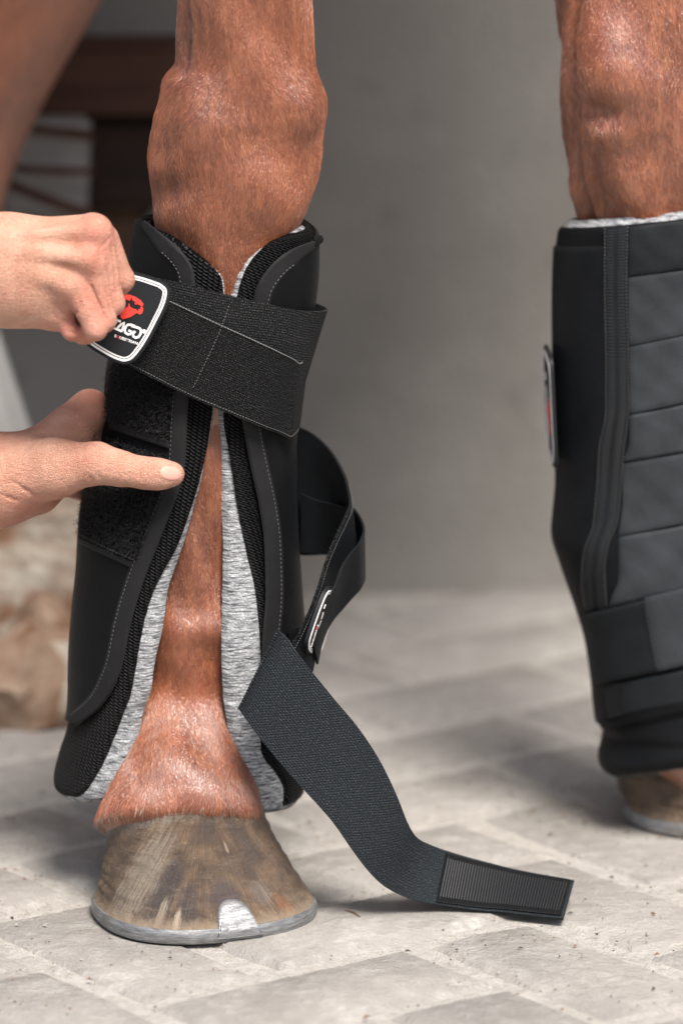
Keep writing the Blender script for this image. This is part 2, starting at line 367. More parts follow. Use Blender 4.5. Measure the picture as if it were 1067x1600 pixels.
def grime(k, p, col):
    "sand swept over stones and joints alike"
    d = k.noise(p, 19, 6, .68, .5); dd = k.noise(p, 240, 4, .7)
    f = k.ramp(k.math('ADD', d, k.math('MULTIPLY', k.math('SUBTRACT', dd, .5), .35)), (.56, 0.), (.72, .5))
    col = k.mix(f, col, k.mix(dd, (.38, .36, .33), (.62, .60, .56)))
    g = k.noise(p, 6, 5, .65); return k.mix(k.ramp(g, (.30, .5), (.48, 0.)), col, (.19, .172, .152))
def stone():
    k = NT('worn_paver'); p = k.pos(); r = k.n('ObjectInfo').outputs['Random']
    n1 = k.noise(p, 9, 5, .6); n2 = k.noise(p, 70, 5, .7); n3 = k.noise(p, 420, 4, .7)
    col = k.mix(k.ramp(n1, (.3, 0.), (.7, 1.)), (.245, .230, .210), (.345, .325, .298)); col = k.mix(k.ramp(r, (0., .0), (1., .28)), col, (.22, .21, .195))
    col = k.mix(k.ramp(n2, (.50, 0.), (.78, .55)), col, (.46, .44, .41)); col = k.mix(k.ramp(n2, (.28, .5), (.42, 0.)), col, (.20, .185, .168))
    spk = k.ramp(n3, (.24, .9), (.36, 0.)); col = k.mix(spk, col, (.075, .065, .055)); col = k.mix(k.ramp(n3, (.62, 0.), (.75, .6)), col, (.62, .60, .56))
    st = k.noise(p, 26, 4, .6); col = k.mix(k.ramp(st, (.66, 0.), (.78, .45)), col, (.20, .15, .10))
    col = grime(k, p, col); h = k.math('ADD', k.math('MULTIPLY', n2, 1.3), k.math('MULTIPLY', n3, .45))
    k.set(Base_Color=col, Roughness=.8, Specular_IOR_Level=.3, Normal=k.bump(h, .004, .8)); return k.m
M_stone = stone()
def sand():
    k = NT('joint_sand'); p = k.pos(); n2 = k.noise(p, 130, 5, .75); n3 = k.noise(p, 700, 3)
    col = k.mix(k.ramp(n2, (.3, 0.), (.65, 1.)), (.335, .312, .28), (.51, .485, .445)); col = k.mix(k.ramp(n3, (.28, .8), (.38, 0.)), col, (.10, .08, .06))
    col = grime(k, p, col); k.set(Base_Color=col, Roughness=.95, Specular_IOR_Level=.1, Normal=k.bump(k.math('ADD', n2, n3), .004, .8)); return k.m
M_sand = sand()
def concrete():
    k = NT('grey_concrete'); p = k.pos(); n1 = k.noise(p, 3.2, 5, .6, .6); n2 = k.noise(p, 17, 5, .6); n3 = k.noise(p, 160, 4)
    col = k.mix(k.ramp(n1, (.3, 0.), (.7, 1.)), (.170, .160, .143), (.245, .232, .212)); col = k.mix(k.ramp(n2, (.5, 0.), (.8, .3)), col, (.27, .258, .236)); col = k.mix(k.ramp(n2, (.27, .6), (.4, 0.)), col, (.12, .11, .10))
    spots = k.ramp(k.noise(p, 11, 2), (.70, 0.), (.76, .4)); col = k.mix(spots, col, (.16, .10, .07))
    k.set(Base_Color=col, Roughness=.85, Specular_IOR_Level=.25, Normal=k.bump(k.math('ADD', n2, n3), .004, .6)); return k.m
M_conc = concrete()
def wood(name, a, b, axis=(3, 60, 60), knots=None):
    k = NT(name); p = k.obj(); n = k.noise(k.map(p, axis), 1.0, 5, .6, .4); n2 = k.noise(p, 7, 3)
    col = k.mix(k.ramp(n, (.3, 0.), (.7, 1.)), a, b); col = k.mix(k.ramp(n2, (.5, 0.), (.8, .5)), col, tuple(x*.5 for x in a))
    k.set(Base_Color=col, Roughness=.75, Specular_IOR_Level=.25, Normal=k.bump(n, .003, .7)); return k.m
M_brown = wood('dark_brown_timber', (.035, .015, .010), (.085, .040, .027)); M_grey = wood('weathered_grey_timber', (.30, .30, .29), (.52, .51, .49), (60, 60, 3))
def limewash(name='flaking_limewash', c0=(.20, .105, .062), c1=(.52, .48, .40), sc=13, t0=.42, t1=.56):
    k = NT(name); p = k.pos(); n = k.noise(p, sc, 5, .6, .5); n2 = k.noise(p, 45, 4)
    col = k.mix(k.ramp(n, (t0, 0.), (t1, 1.)), c0, c1); col = k.mix(k.ramp(n2, (.55, 0.), (.75, .5)), col, (.26, .22, .17))
    k.set(Base_Color=col, Roughness=.9, Specular_IOR_Level=.2, Normal=k.bump(k.math('ADD', n, n2), .01, .7)); return k.m
M_lime = limewash(); M_pale = plain('pale_paint', (.36, .345, .335), .8, .2, 0, .004, 50, .45); M_clay = plain('rough_brown_stone', (.30, .18, .115), .85, .2, 0, .004, 60, .5)

# ------------------------------------------------------------------ the setting: ground, pavers, wall
WALLY = 0.875
gr = link('ground', mesh('ground', [(-15, -15, -.0028), (15, -15, -.0028), (15, 15, -.0028), (-15, 15, -.0028)], [(0, 1, 2, 3)], smooth=False), M_sand); tag(gr, kind='structure')
def paver_mesh(k):
    rr = random.Random(k); L, Wd, bev, H = .1912, .0912, .0062, .03
    base = [(-.5, -.5), (-.17, -.5), (.17, -.5), (.5, -.5), (.5, 0), (.5, .5), (.17, .5), (-.17, .5), (-.5, .5), (-.5, 0)]
    top = []; mid = []
    for x, y in base:
        j = lambda s: rr.uniform(-s, s)
        X, Y = x*L + j(.0026), y*Wd + j(.0026); mid.append((X, Y, -bev*.9 + j(.0008)))
        ins = bev + rr.uniform(0, .003)
        cx = (1 if x > .4 else -1 if x < -.4 else 0); cy = (1 if y > .4 else -1 if y < -.4 else 0)
        top.append((X - cx*ins, Y - cy*ins, j(.0006)))
    bot = [(x, y, -H) for x, y, _ in mid]
    V = top + mid + bot; n = 10; Fc = [tuple(range(n))]
    for a in (0, n):
        for i in range(n): j = (i+1) % n; Fc.append((a+i, a+n+i, a+n+j, a+j))
    me = mesh('paver', V, Fc, smooth=True, sharp=40); me.materials.append(M_stone); return me
PM = [paver_mesh(k) for k in range(6)]
ang = R(37); ca, sa = math.cos(ang), math.sin(ang); np_ = 0
cells = []
for i in range(-16, 17):
    for j in range(-10, 10):
        # herringbone: an L of two pavers repeated on the (0.1, 0.1) / (0.2, -0.2) lattice
        bx, by = i*.1 + j*.2, i*.1 - j*.2
        cells += [(bx + .1, by + .05, 0), (bx + .05 - .0, by + .2, 1)]
sel = []
for (x, y, v) in cells:
    X = x*ca - y*sa - .02; Y = x*sa + y*ca + .03
    if -.72 < X < .78 and -.62 < Y < WALLY - .02: sel.append((abs(X)+abs(Y), X, Y, v))
sel.sort()
for _, X, Y, v in sel[:300]:
    o = D.objects.new('paver', random.choice(PM)); COL.objects.link(o); o.parent = gr
    o.location = (X, Y, random.uniform(-.0014, .0014)); o.rotation_euler = (random.uniform(-.008, .008), random.uniform(-.006, .006), ang + v*math.pi/2 + random.choice((0, math.pi)) + random.uniform(-.01, .01))

def box(name, c, s, mat, parent=None, rot=(0, 0, 0), bev=.004, sub=0, rough=0):
    bm = bmesh.new(); bmesh.ops.create_cube(bm, size=1); bmesh.ops.scale(bm, vec=s, verts=bm.verts)
    if sub: bmesh.ops.subdivide_edges(bm, edges=bm.edges, cuts=sub, use_grid_fill=True)
    bmesh.ops.bevel(bm, geom=[e for e in bm.edges if e.calc_face_angle(0) > .5], offset=bev, segments=2, affect='EDGES')
    if rough:
        for v in bm.verts: v.co += Vector(rng.normal(0, rough, 3))
    me = D.meshes.new(name); bm.to_mesh(me); bm.free(); me.polygons.foreach_set('use_smooth', [True]*len(me.polygons)); me.set_sharp_from_angle(angle=R(40))
    o = link(name, me, mat, parent); o.location = c; o.rotation_euler = rot; return o
wl = box('concrete_wall', (.6, WALLY + .1, 1.0), (5.2, .2, 2.04), M_conc); tag(wl, 'smooth blotchy grey concrete wall rising behind the legs', 'wall')

# background clutter at the left
def bgbox(name, p1, p2, Y, depth, mat, label, cat, rot=0, bev=.006, group=None):
    a, b = P(*p1, Y), P(*p2, Y); c = (a + b)/2
    o = box(name, (c[0], Y + depth/2, c[2]), (abs(b[0]-a[0]), depth, abs(a[2]-b[2])), mat, None, (0, rot, 0), bev); tag(o, label, cat, group); return o
bgbox('timber_rail', (-420, 68), (420, 182), .73, .06, M_brown, 'broad dark brown timber rail crossing behind the knee', 'rail')
bgbox('timber_board', (-420, 186), (400, 330), .76, .04, wood('shadowed_timber', (.012, .007, .005), (.030, .016, .011)), 'brown board coloured dark as shade just under the broad rail', 'board')  # dark opening under the rail: its shade is put into this board's colour
bgbox('timber_post', (132, 330), (232, 470), .77, .05, wood('brown_post_timber', (.05, .028, .016), (.09, .052, .03), (60, 60, 3)), 'short brown post under the dark board', 'post')
M_slat = wood('pale_panel_timber', (.17, .16, .15), (.36, .345, .33))
bgbox('pale_panel', (6, 180), (140, 338), .735, .02, M_slat, 'small pale worn panel in the dark corner behind the brown hind leg', 'panel', R(3), .004)
for (x0, y0), (x1, y1), w_, lab in (((-10, 190), (150, 212), 9, 'topmost of three thin brown sticks across the pale panel'), ((-10, 258), (150, 268), 7, 'middle of three thin brown sticks across the pale panel'), ((-10, 276), (150, 338), 10, 'lowest and steepest of three thin brown sticks across the pale panel')):
    q = resample([P(x0, y0, .715), P((x0+x1)/2, (y0+y1)/2 + 3, .713), P(x1, y1, .715)], 10); Vs = []
    for p in q:
        for k in range(8): Vs.append(p + w_*.00046*np.array([0, math.cos(k*math.pi/4), math.sin(k*math.pi/4)])*rng.uniform(.9, 1.1))
    tag(link('stick', mesh('stick', Vs, list(gridfaces(10, 8, 0, True)) + [tuple(range(8))[::-1], tuple(range(72, 80))]), M_brown), lab, 'stick', 'sticks across the pale panel')
bgbox('leaning_plank', (-70, 380), (44, 960), .60, .035, M_grey, 'weathered pale grey plank leaning behind the two hands', 'plank', R(-17))
lw = box('low_wall', (*P(20, 1040, .60)[:2], .078), (.30, .14, .156), M_lime, None, (0, 0, R(8)), .02, 5, .003); tag(lw, 'low rubble wall with flaking whitewash at the left', 'wall')
lw.location.x = P(10, 900, .6)[0]
def rubble(px, py, Y, rx, ry, rz, mat, lab):
    bm = bmesh.new(); bmesh.ops.create_icosphere(bm, subdivisions=3, radius=1); q = np.random.default_rng(int(px*7+py))
    ks = q.normal(0, 1, (7, 3)); ks /= np.linalg.norm(ks, axis=1)[:, None]; cut = q.uniform(.62, .85, 7)
    for v in bm.verts:
        d = np.array(v.co); m = 1.0
        for n_, c_ in zip(ks, cut): t = d @ n_; m = min(m, c_/t if t > 1e-3 else 9)
        v.co = Vector((d[0]*m*rx, d[1]*m*ry, d[2]*m*rz)) + Vector(q.normal(0, .0009, 3))
    me = D.meshes.new('rubble_stone'); bm.to_mesh(me); bm.free(); me.polygons.foreach_set('use_smooth', [True]*len(me.polygons)); me.set_sharp_from_angle(angle=R(35))
    o = link('rubble_stone', me, mat); c = P(px, py, Y); o.location = (c[0], c[1], rz*.72); tag(o, lab, 'stone', 'rubble at the foot of the low wall')
M_clay = limewash('limed_brown_stone', (.17, .09, .055), (.34, .25, .18), 24, .38, .62); M_tan = limewash('limed_tan_stone', (.22, .15, .10), (.40, .36, .30), 20, .36, .6)
rubble(25, 1085, .47, .050, .035, .045, M_clay, 'largest brown rubble stone at the foot of the low whitewashed wall')
rubble(100, 1090, .48, .036, .03, .034, M_tan, 'tan rubble stone nearest the boot at the foot of the wall')
rubble(70, 1050, .505, .03, .02, .052, M_clay, 'upright narrow brown rubble stone leaning on the low wall')

# ------------------------------------------------------------------ the horse
def loft(rows, n=300, seg=96, n_pow=2.0, disp=None):
    "rows: (photo y, left, right, depth centre, half depth)"
    a = []
    for py, l, r, cy, hd in rows:
        pl, pr = P(l, py, cy), P(r, py, cy); a.append((pl[2], (pl[0]+pr[0])/2, (pr[0]-pl[0])/2, cy, hd))
    a = np.array(a); z = np.linspace(a[:, 0].max(), a[:, 0].min(), n)
    cx, hw, cy, hd = [pchip(a[:, 0], a[:, k])(z) for k in (1, 2, 3, 4)]
    ph = np.linspace(-math.pi, math.pi, seg, endpoint=False)
    s, c = np.sin(ph), np.cos(ph); e = 2/n_pow
    G = np.zeros((n, seg, 3))
    G[:, :, 0] = cx[:, None] + hw[:, None]*(np.sign(s)*abs(s)**e)[None]; G[:, :, 1] = cy[:, None] - hd[:, None]*(np.sign(c)*abs(c)**e)[None]; G[:, :, 2] = z[:, None]
    N = normals(G, True)
    if (N[:, :, 0]*s[None]).sum() < 0: N = -N
    if disp is not None:
        G = G + N*disp(z[:, None], ph[None])[:, :, None]; N = normals(G, True)
        if (N[:, :, 0]*s[None]).sum() < 0: N = -N
    return G, N
def zpx(py, cy): return P(300, py, cy)[2]
def g2(z, ph, z0, p0, sz, sp): return np.exp(-((z-z0)/sz)**2 - ((ph-p0)/sp)**2)
LY = .085
LEG = [(-130, 262, 500, LY, .062), (0, 279, 487, LY, .053), (50, 278, 488, LY, .052), (95, 276, 491, LY, .052), (125, 256, 500, LY, .052), (150, 250, 509, LY, .052), (180, 243, 509, LY, .053), (210, 238, 503, LY, .053),
       (240, 234, 501, LY, .052), (270, 235, 497, LY, .050), (300, 238, 489, LY, .048), (330, 241, 478, LY, .046), (365, 247, 462, LY, .043), (420, 255, 448, LY, .041), (520, 262, 425, LY, .041), (660, 262, 400, LY, .041), (800, 250, 388, LY, .041),
       (900, 232, 382, LY, .042), (960, 226, 384, LY, .0450), (1000, 222, 386, LY, .0455), (1060, 222, 378, LY-.003, .0405), (1110, 214, 375, LY-.012, .0410), (1160, 197, 385, LY-.022, .0430), (1205, 179, 397, LY-.030, .0452), (1243, 164, 405, LY-.036, .0466), (1266, 155, 409, LY-.0395, .0474), (1281, 151, 411, LY-.041, .0476), (1302, 168, 392, LY-.040, .043), (1325, 190, 365, LY-.038, .032)]
def ldisp(z, ph):
    d = -.010*np.exp(-((ph+1.02)/.10)**2)*(1/(1+np.exp(-(z-zpx(100, LY))/.012)))          # groove before the tendons
    d = d + .004*g2(z, ph, zpx(180, LY), -.55, .03, .45) + .0045*g2(z, ph, zpx(160, LY), .75, .022, .35) + .003*g2(z, ph, zpx(262, LY), -1.0, .012, .3)
    d = d - .0035*g2(z, ph, zpx(280, LY), -.8, .012, .28) - .003*g2(z, ph, zpx(215, LY), .15, .02, .5) + .0025*g2(z, ph, zpx(290, LY), .1, .03, .8)
    d = d + .003*g2(z, ph, zpx(960, LY), .2, .010, .6) - .0010*g2(z, ph, zpx(1010, LY), .3, .008, .4)
    d = d*1.35
    return d + .0012*np.sin(z*95 + 3*np.sin(ph*2)) * np.exp(-(ph/1.6)**2)
GL, NL = loft(LEG, 330, 128, 2.15, ldisp)
ZL = GL[:, 0, 2].copy()                       # the hair line slopes down from the toe to the heel: tilt the pastern's rings
wt = np.clip((zpx(1060, LY) - ZL)/(zpx(1060, LY) - zpx(1262, LY-.041)), 0, 1); wt = wt*wt*(3-2*wt)
GL[:, :, 2] -= (.46*wt)[:, None]*(GL[:, :, 1] - GL[:, :, 1].mean(1, keepdims=True))
sg_ = np.sign((NL*normals(GL, True)).sum()); NL = normals(GL, True)*sg_
RY = .205
RLEG = [(-130, 868, 1190, RY, .062), (0, 872, 1165, RY, .056), (50, 874, 1160, RY, .056), (70, 877, 1160, RY, .056), (125, 879, 1160, RY, .058), (175, 881, 1158, RY, .057), (250, 886, 1150, RY, .054), (290, 891, 1142, RY, .049), (318, 900, 1136, RY, .044), (345, 908, 1132, RY, .041), (400, 920, 1125, RY, .040), (600, 930, 1095, RY, .038), (800, 930, 1095, RY, .038), (900, 940, 1115, RY, .042), (1000, 965, 1140, RY, .042), (1100, 985, 1150, RY, .038), (1180, 1005, 1165, RY, .034), (1215, 1030, 1150, RY, .028), (1240, 1045, 1140, RY, .022)]
def rdisp(z, ph):
    d = .011*g2(z, ph, zpx(115, RY), -.55, .030, .40) + .006*g2(z, ph, zpx(60, RY), -.35, .04, .5) - .007*np.exp(-((ph+1.12 - 2.2*np.maximum(z-zpx(150, RY), 0))/.13)**2)*(z > zpx(420, RY))
    d = d - .007*g2(z, ph, zpx(155, RY), -.62, .010, .25) + .005*g2(z, ph, zpx(185, RY), -.45, .012, .35) - .004*g2(z, ph, zpx(265, RY), -.75, .03, .16) - .003*g2(z, ph, zpx(200, RY), .1, .03, .3)
    return d + .0015*np.sin(z*80 + 4*np.sin(ph*2))
GR, NR = loft(RLEG, 260, 96, 2.2, rdisp)
HIND = [(-700, -420, 420, .60, .19), (-400, -330, 330, .60, .15), (-160, -260, 235, .60, .12), (0, -210, 160, .60, .085), (60, -200, 125, .60, .075), (130, -195, 85, .60, .065), (210, -190, 45, .60, .056), (290, -190, 14, .60, .05), (360, -200, -5, .60, .048), (470, -230, -60, .60, .045), (700, -235, -110, .60, .036), (1000, -235, -110, .60, .036), (1180, -240, -80, .60, .05)]
GH, NH = loft(HIND, 120, 48)
TORSO_V, TORSO_F = [], []
def ellip_tube(path):
    "path: centre, (half width across, half height) along x"
    V = []; seg = 40
    pts = resample(path, 60)
    for x, y, z, ry, rz in pts:
        for i in range(seg):
            a = 2*math.pi*i/seg; V.append((x, y + ry*math.cos(a), z + rz*math.sin(a)))
    Fc = [tuple(f) for f in gridfaces(60, seg, 0, True)] + [tuple(range(seg))[::-1], tuple(range(59*seg, 60*seg))]
    return V, Fc
body_V = []; body_F = []
def add(V, Fc):
    b = len(body_V); body_V.extend(V); body_F.extend([tuple(int(i)+b for i in f) for f in Fc])
for G in (GL, GR, GH):
    n, m, _ = G.shape
    add(G.reshape(-1, 3), list(gridfaces(n, m, 0, True)) + [tuple(range(m)), tuple(range((n-1)*m, n*m))[::-1]])
def limb(path, r):   # upper limbs running up into the chest
    V = []; q = resample(np.c_[path, r], 24); seg = 32
    for x, y, z, rx in q:
        for i in range(seg): a = 2*math.pi*i/seg; V.append((x + rx*math.cos(a), y + rx*1.05*math.sin(a), z))
    add(V, list(gridfaces(24, seg, 0, True)) + [tuple(range(seg))[::-1], tuple(range(23*seg, 24*seg))])
lt, rt, ht = GL[0].mean(0), GR[0].mean(0), GH[0].mean(0)
limb([lt - [0, 0, .02], lt + [.0, .03, .12], lt + [.03, .10, .30]], [.046, .062, .10]); limb([rt - [0, 0, .02], rt + [0, .0, .12], rt + [-.02, .02, .30]], [.055, .068, .10])
V, Fc = ellip_tube([(-.95, .48, 1.28, .02, .02), (-.90, .48, 1.20, .16, .22), (-.55, .48, 1.13, .25, .31), (-.1, .46, 1.13, .25, .30), (.2, .40, 1.13, .21, .28), (.36, .36, 1.15, .12, .18), (.40, .36, 1.15, .02, .03)]); add(V, Fc)
hm = mesh('horse', body_V, body_F)
bm = bmesh.new(); bm.from_mesh(hm); bmesh.ops.recalc_face_normals(bm, faces=bm.faces); bm.to_mesh(hm); bm.free()
hm.polygons.foreach_set('use_smooth', [True]*len(hm.polygons))
horse = link('horse', hm, M_coat); tag(horse, 'chestnut horse standing with both front legs in black boots', 'horse')

def hair(name, G, N, count, length, rad, mat, parent, zmin=-9, zmax=9, phr=None, lift=.14, wild=.16, zref=None):
    n, m, _ = G.shape
    i = rng.integers(0, n-2, count*3); j = rng.integers(0, m, count*3)
    if phr is not None:
        ph = np.linspace(-math.pi, math.pi, m, endpoint=False)[j]; k = (ph > phr[0]) & (ph < phr[1]); i, j = i[k], j[k]
    z = G[i, j, 2] if zref is None else zref[i]; k = (z > zmin) & (z < zmax); i, j = i[k][:count], j[k][:count]; c = len(i)
    u, v = rng.random(c)[:, None], rng.random(c)[:, None]; j2 = (j+1) % m
    p = (G[i, j]*(1-u) + G[i+1, j]*u)*(1-v) + (G[i, j2]*(1-u) + G[i+1, j2]*u)*v
    nn = N[i, j]; d = G[i+1, j] - G[i, j]; d /= np.linalg.norm(d, axis=1)[:, None] + 1e-9
    side = np.cross(nn, d)
    flow = (.35*np.sin(p[:, 2]*55 + 2*np.sin(p[:, 0]*40)) + .25*np.sin(p[:, 0]*160 + p[:, 2]*90))[:, None]
    d = d + side*(flow*.6 + rng.normal(0, wild, c)[:, None]); d /= np.linalg.norm(d, axis=1)[:, None]
    L = length*rng.uniform(.6, 1.25, c)[:, None]; lf = lift*rng.uniform(.3, 1.6, c)[:, None]
    pts = np.stack([p - nn*.0003, p + d*L*.35 + nn*L*lf*.75, p + d*L*.7 + nn*L*lf*.95, p + d*L + nn*L*lf*.75], 1)
    hc = D.hair_curves.new(name); hc.add_curves([4]*c)
    hc.attributes['position'].data.foreach_set('vector', pts.astype(np.float32).ravel())
    ra = hc.attributes.get('radius') or hc.attributes.new('radius', 'FLOAT', 'POINT')
    ra.data.foreach_set('value', np.tile(np.array([1, .95, .7, .15], np.float32)*rad, c))
    hc.materials.append(mat); o = D.objects.new(name, hc); COL.objects.link(o); o.parent = parent; o['kind'] = 'stuff'; return o
zc = zpx(1281, LY-.041)
hair('short_coat', GL, NL, 95000, .0050, .000085, M_hair, horse, zmin=zpx(480, LY), zmax=zpx(-40, LY), phr=(-1.9, 1.9), zref=ZL, lift=.09, wild=.13)
hair('short_coat', GL, NL, 75000, .0054, .000085, M_hair, horse, zmin=zc-.003, zmax=zpx(640, LY), zref=ZL, phr=(-1.9, 1.9), lift=.08, wild=.13)
M_cor = coat_mat('dusty_coronet_hair', True, True)
hair('coronet_hair', GL, NL, 18000, .0062, .00012, M_cor, horse, zmin=zc-.005, zmax=zc+.0035, zref=ZL, phr=(-2.9, 2.2), lift=.10, wild=.25)
hair('coronet_hair', GL, NL, 16000, .0070, .00010, M_hair, horse, zmin=zc-.003, zmax=zc+.012, zref=ZL, phr=(-2.9, 2.2), lift=.10)
hair('short_coat', GR, NR, 30000, .0052, .00011, M_hair, horse, zmin=zpx(420, RY), zmax=zpx(-40, RY), phr=(-2.2, 1.6))

def hoof(cx, cy, alpha, wid, front, back, hgt, hheel, shift, topw, topf, clip=True, shoe_h=.0095):
    "local frame: +y is backwards from the toe, x across"
    seg = 240; th = np.linspace(0, 2*math.pi, seg, endpoint=False)
    def outline(w, f, b, e=2.35):
        s, c = np.sin(th), np.cos(th); X = w*np.sign(s)*abs(s)**(2/e); Yy = -np.where(c > 0, f, b)*np.sign(c)*abs(c)**(2/e); return X, Yy
    bx, by = outline(wid, front, back); tx, ty = outline(topw, topf, topf*.95, 2.05)
    n = 80; G = np.zeros((n, seg, 3)); w = np.linspace(0, 1, n)
    zt = hheel + (hgt-hheel)*(1+np.cos(th))/2
    for i, t in enumerate(w):
        k = 1 - (1-t)**1.32          # walls flare towards the ground
        bul = 1 + .018*math.exp(-((t-.93)/.05)**2) + .004*math.sin(t*34)
        if t > .94: bul *= 1 - .10*((t-.94)/.06)
        G[i, :, 0] = (bx*(1-k) + tx*k)*bul; G[i, :, 1] = (by*(1-k) + (ty+shift)*k)*bul; G[i, :, 2] = shoe_h + (zt - shoe_h)*t
    rr = np.random.default_rng(3); dsp = np.zeros((n, seg)); zz = np.linspace(0, 1, n)[:, None]
    for _ in range(60): dsp += rr.normal(0, .0011)*np.sin(zz*rr.uniform(4, 60) + rr.integers(0, 14)*th[None] + rr.uniform(0, 6.3))
    for _ in range(70): dsp += rr.choice([-.012, .010])*rr.uniform(.3, 1)*np.exp(-((zz-rr.beta(1.2, 3.5))/rr.uniform(.03, .10))**2 - ((th[None]-rr.uniform(0, 6.28))/rr.uniform(.02, .05))**2)
    G[:, :, :2] *= (1 + dsp*np.sin(np.pi*np.clip(zz*1.0+.02, 0, 1))**.5)[:, :, None]
    V = G.reshape(-1, 3); Fc = [tuple(f) for f in gridfaces(n, seg, 0, True)] + [tuple(range(seg))[::-1], tuple(range((n-1)*seg, n*seg))]
    me = mesh('hoof', V, Fc); bm = bmesh.new(); bm.from_mesh(me); bmesh.ops.recalc_face_normals(bm, faces=bm.faces); bm.to_mesh(me); bm.free(); me.polygons.foreach_set('use_smooth', [True]*len(me.polygons)); me.set_sharp_from_angle(angle=R(50))
    o = link('hoof', me, M_hoof, horse); o.location = (cx, cy, 0); o.rotation_euler = (0, 0, alpha)
    # shoe: a bar following the rim, open at the heels, with a toe clip drawn up from its front
    rows = []; tt = np.linspace(-2.75, 2.75, 90); s, c = np.sin(tt), np.cos(tt); e = 2/2.35
    prof = [(1.012, 0), (1.028, .0018), (1.028, .0068), (1.012, .0092), (.80, .0092), (.80, 0)]
    V = []
    for a_, b_ in prof: V.append(np.stack([wid*a_*np.sign(s)*abs(s)**e, -np.where(c > 0, front, back)*a_*np.sign(c)*abs(c)**e, 0*s + b_ + .0006], 1))
    V = np.stack(V, 1); nn, mm, _ = V.shape; Fs = [tuple(f) for f in gridfaces(nn, mm, 0, True)] + [tuple(range(mm)), tuple(range((nn-1)*mm, nn*mm))[::-1]]
    V = list(V.reshape(-1, 3))
    if clip:
        a = np.linspace(-1, 1, 15); hw_, hh = .0132, .0165
        g = []
        for side in (0.0016, -.003):
            for r_ in np.linspace(0, 1, 10):
                for q in a:
                    hgt_q = hh*(1 - abs(q)**2.6)**.55 if abs(q) < 1 else 0
                    zz = .004 + r_*(hgt_q + .003); x = q*hw_*(1.22 - .22*min(1, r_*1.5))
                    t = max(0, (zz-shoe_h)/(hgt-shoe_h)); k = 1 - (1-t)**1.32
                    ang_ = math.asin(max(-1, min(1, np.sign(x)*(abs(x)/wid)**(1/e)))); yb = -front*abs(math.cos(ang_))**e
                    yt = -topf*math.sqrt(max(0, 1-(x/topw)**2)) + shift
                    rnd = side if r_ < .9 else side*.3
                    g.append((x, yb*(1-k) + yt*k - rnd - (.0022 if t < .02 else .0012), zz))
        b = len(V); V += [np.array(p) for p in g]; m_ = 15; n_ = 10
        Fs += [tuple(f) for f in gridfaces(n_, m_, b)] + [tuple(f[::-1]) for f in gridfaces(n_, m_, b + n_*m_)]
        rim = list(range(m_)) + [i*m_ + m_-1 for i in range(1, n_)] + [(n_-1)*m_ + j for j in range(m_-2, -1, -1)] + [i*m_ for i in range(n_-2, 0, -1)]
        for i in range(len(rim)): j = (i+1) % len(rim); Fs.append((b+rim[i], b+rim[j], b+n_*m_+rim[j], b+n_*m_+rim[i]))
    me = mesh('horseshoe', V, Fs); bm = bmesh.new(); bm.from_mesh(me); bmesh.ops.recalc_face_normals(bm, faces=bm.faces); bm.to_mesh(me); bm.free(); me.polygons.foreach_set('use_smooth', [True]*len(me.polygons)); me.set_sharp_from_angle(angle=R(38))
    link('horseshoe', me, M_steel, o); return o
hoof(-.0865, .012, R(21), .0680, .062, .068, .0765, .033, .0365, .0490, .0448)
h2 = hoof(.262, .225, R(70), .056, .062, .070, .085, .058, .040, .050, .050, clip=False)

# ------------------------------------------------------------------ left boot (open at the front)
BY = .085
B1 = Ring([(300, 222, 488), (345, 222, 486), (375, 215, 488), (420, 208, 488), (480, 197, 482), (540, 184, 472), (585, 176, 465), (640, 173, 457), (690, 168, 453), (730, 153, 453), (780, 138, 453), (840, 132, 456), (880, 130, 459), (960, 122, 465), (1016, 118, 469), (1099, 116, 470), (1140, 108, 471), (1180, 95, 473), (1215, 88, 473), (1245, 95, 470), (1285, 112, 455)], BY, .86)
boot = empty('leg_boot', (-.085, BY, 0)); tag(boot, 'black leg boot with open grey-lined front, its upper strap pulled by a hand', 'leg boot', 'padded black leg boots on the horse')
linL = [(262, 366), (300, 388), (335, 415), (356, 440), (357, 470), (352, 560), (340, 640), (332, 690), (320, 745), (306, 792), (284, 860), (271, 890), (256, 930), (250, 975), (243, 1005), (233, 1042), (226, 1087), (215, 1110), (204, 1155), (187, 1200), (166, 1236), (150, 1257)]
linR = [(455, 362), (420, 376), (390, 396), (368, 425), (358, 455), (352, 540), (342, 640), (347, 690), (354, 780), (359, 857), (357, 930), (355, 1020), (358, 1090), (366, 1140), (377, 1177), (390, 1225), (405, 1258), (415, 1276)]
mesL = [(255, 366), (290, 388), (325, 413), (347, 440), (350, 470), (346, 560), (334, 640), (327, 690), (315, 745), (299, 797), (274, 860), (256, 890), (235, 930), (221, 975), (208, 1042), (199, 1087), (190, 1110), (172, 1155), (152, 1200), (127, 1238), (115, 1250)]
mesR = [(462, 366), (432, 378), (404, 400), (384, 428), (374, 460), (364, 540), (352, 650), (364, 720), (379, 806), (391, 862), (404, 930), (411, 1020), (413, 1080), (412, 1130), (415, 1177), (440, 1215), (449, 1240), (446, 1264)]
shL = [(224, 346), (252, 368), (280, 392), (300, 425), (305, 470), (302, 540), (294, 600), (290, 660), (287, 720), (276, 770), (262, 806), (240, 862), (225, 900), (202, 975), (188, 1042), (168, 1087), (146, 1112), (118, 1132)]
shR = [(495, 378), (465, 388), (430, 412), (402, 455), (394, 500), (388, 560), (378, 630), (384, 672), (396, 735), (408, 790), (416, 850), (418, 930), (413, 1000), (412, 1060), (420, 1110), (440, 1140)]
wrap('lining', B1, linL, linR, (366, 350, 362), (1257, 1262, 1276), -.0015, .006, .004, M_lin, boot, wob=.00035, edge_in=.006, n=240)
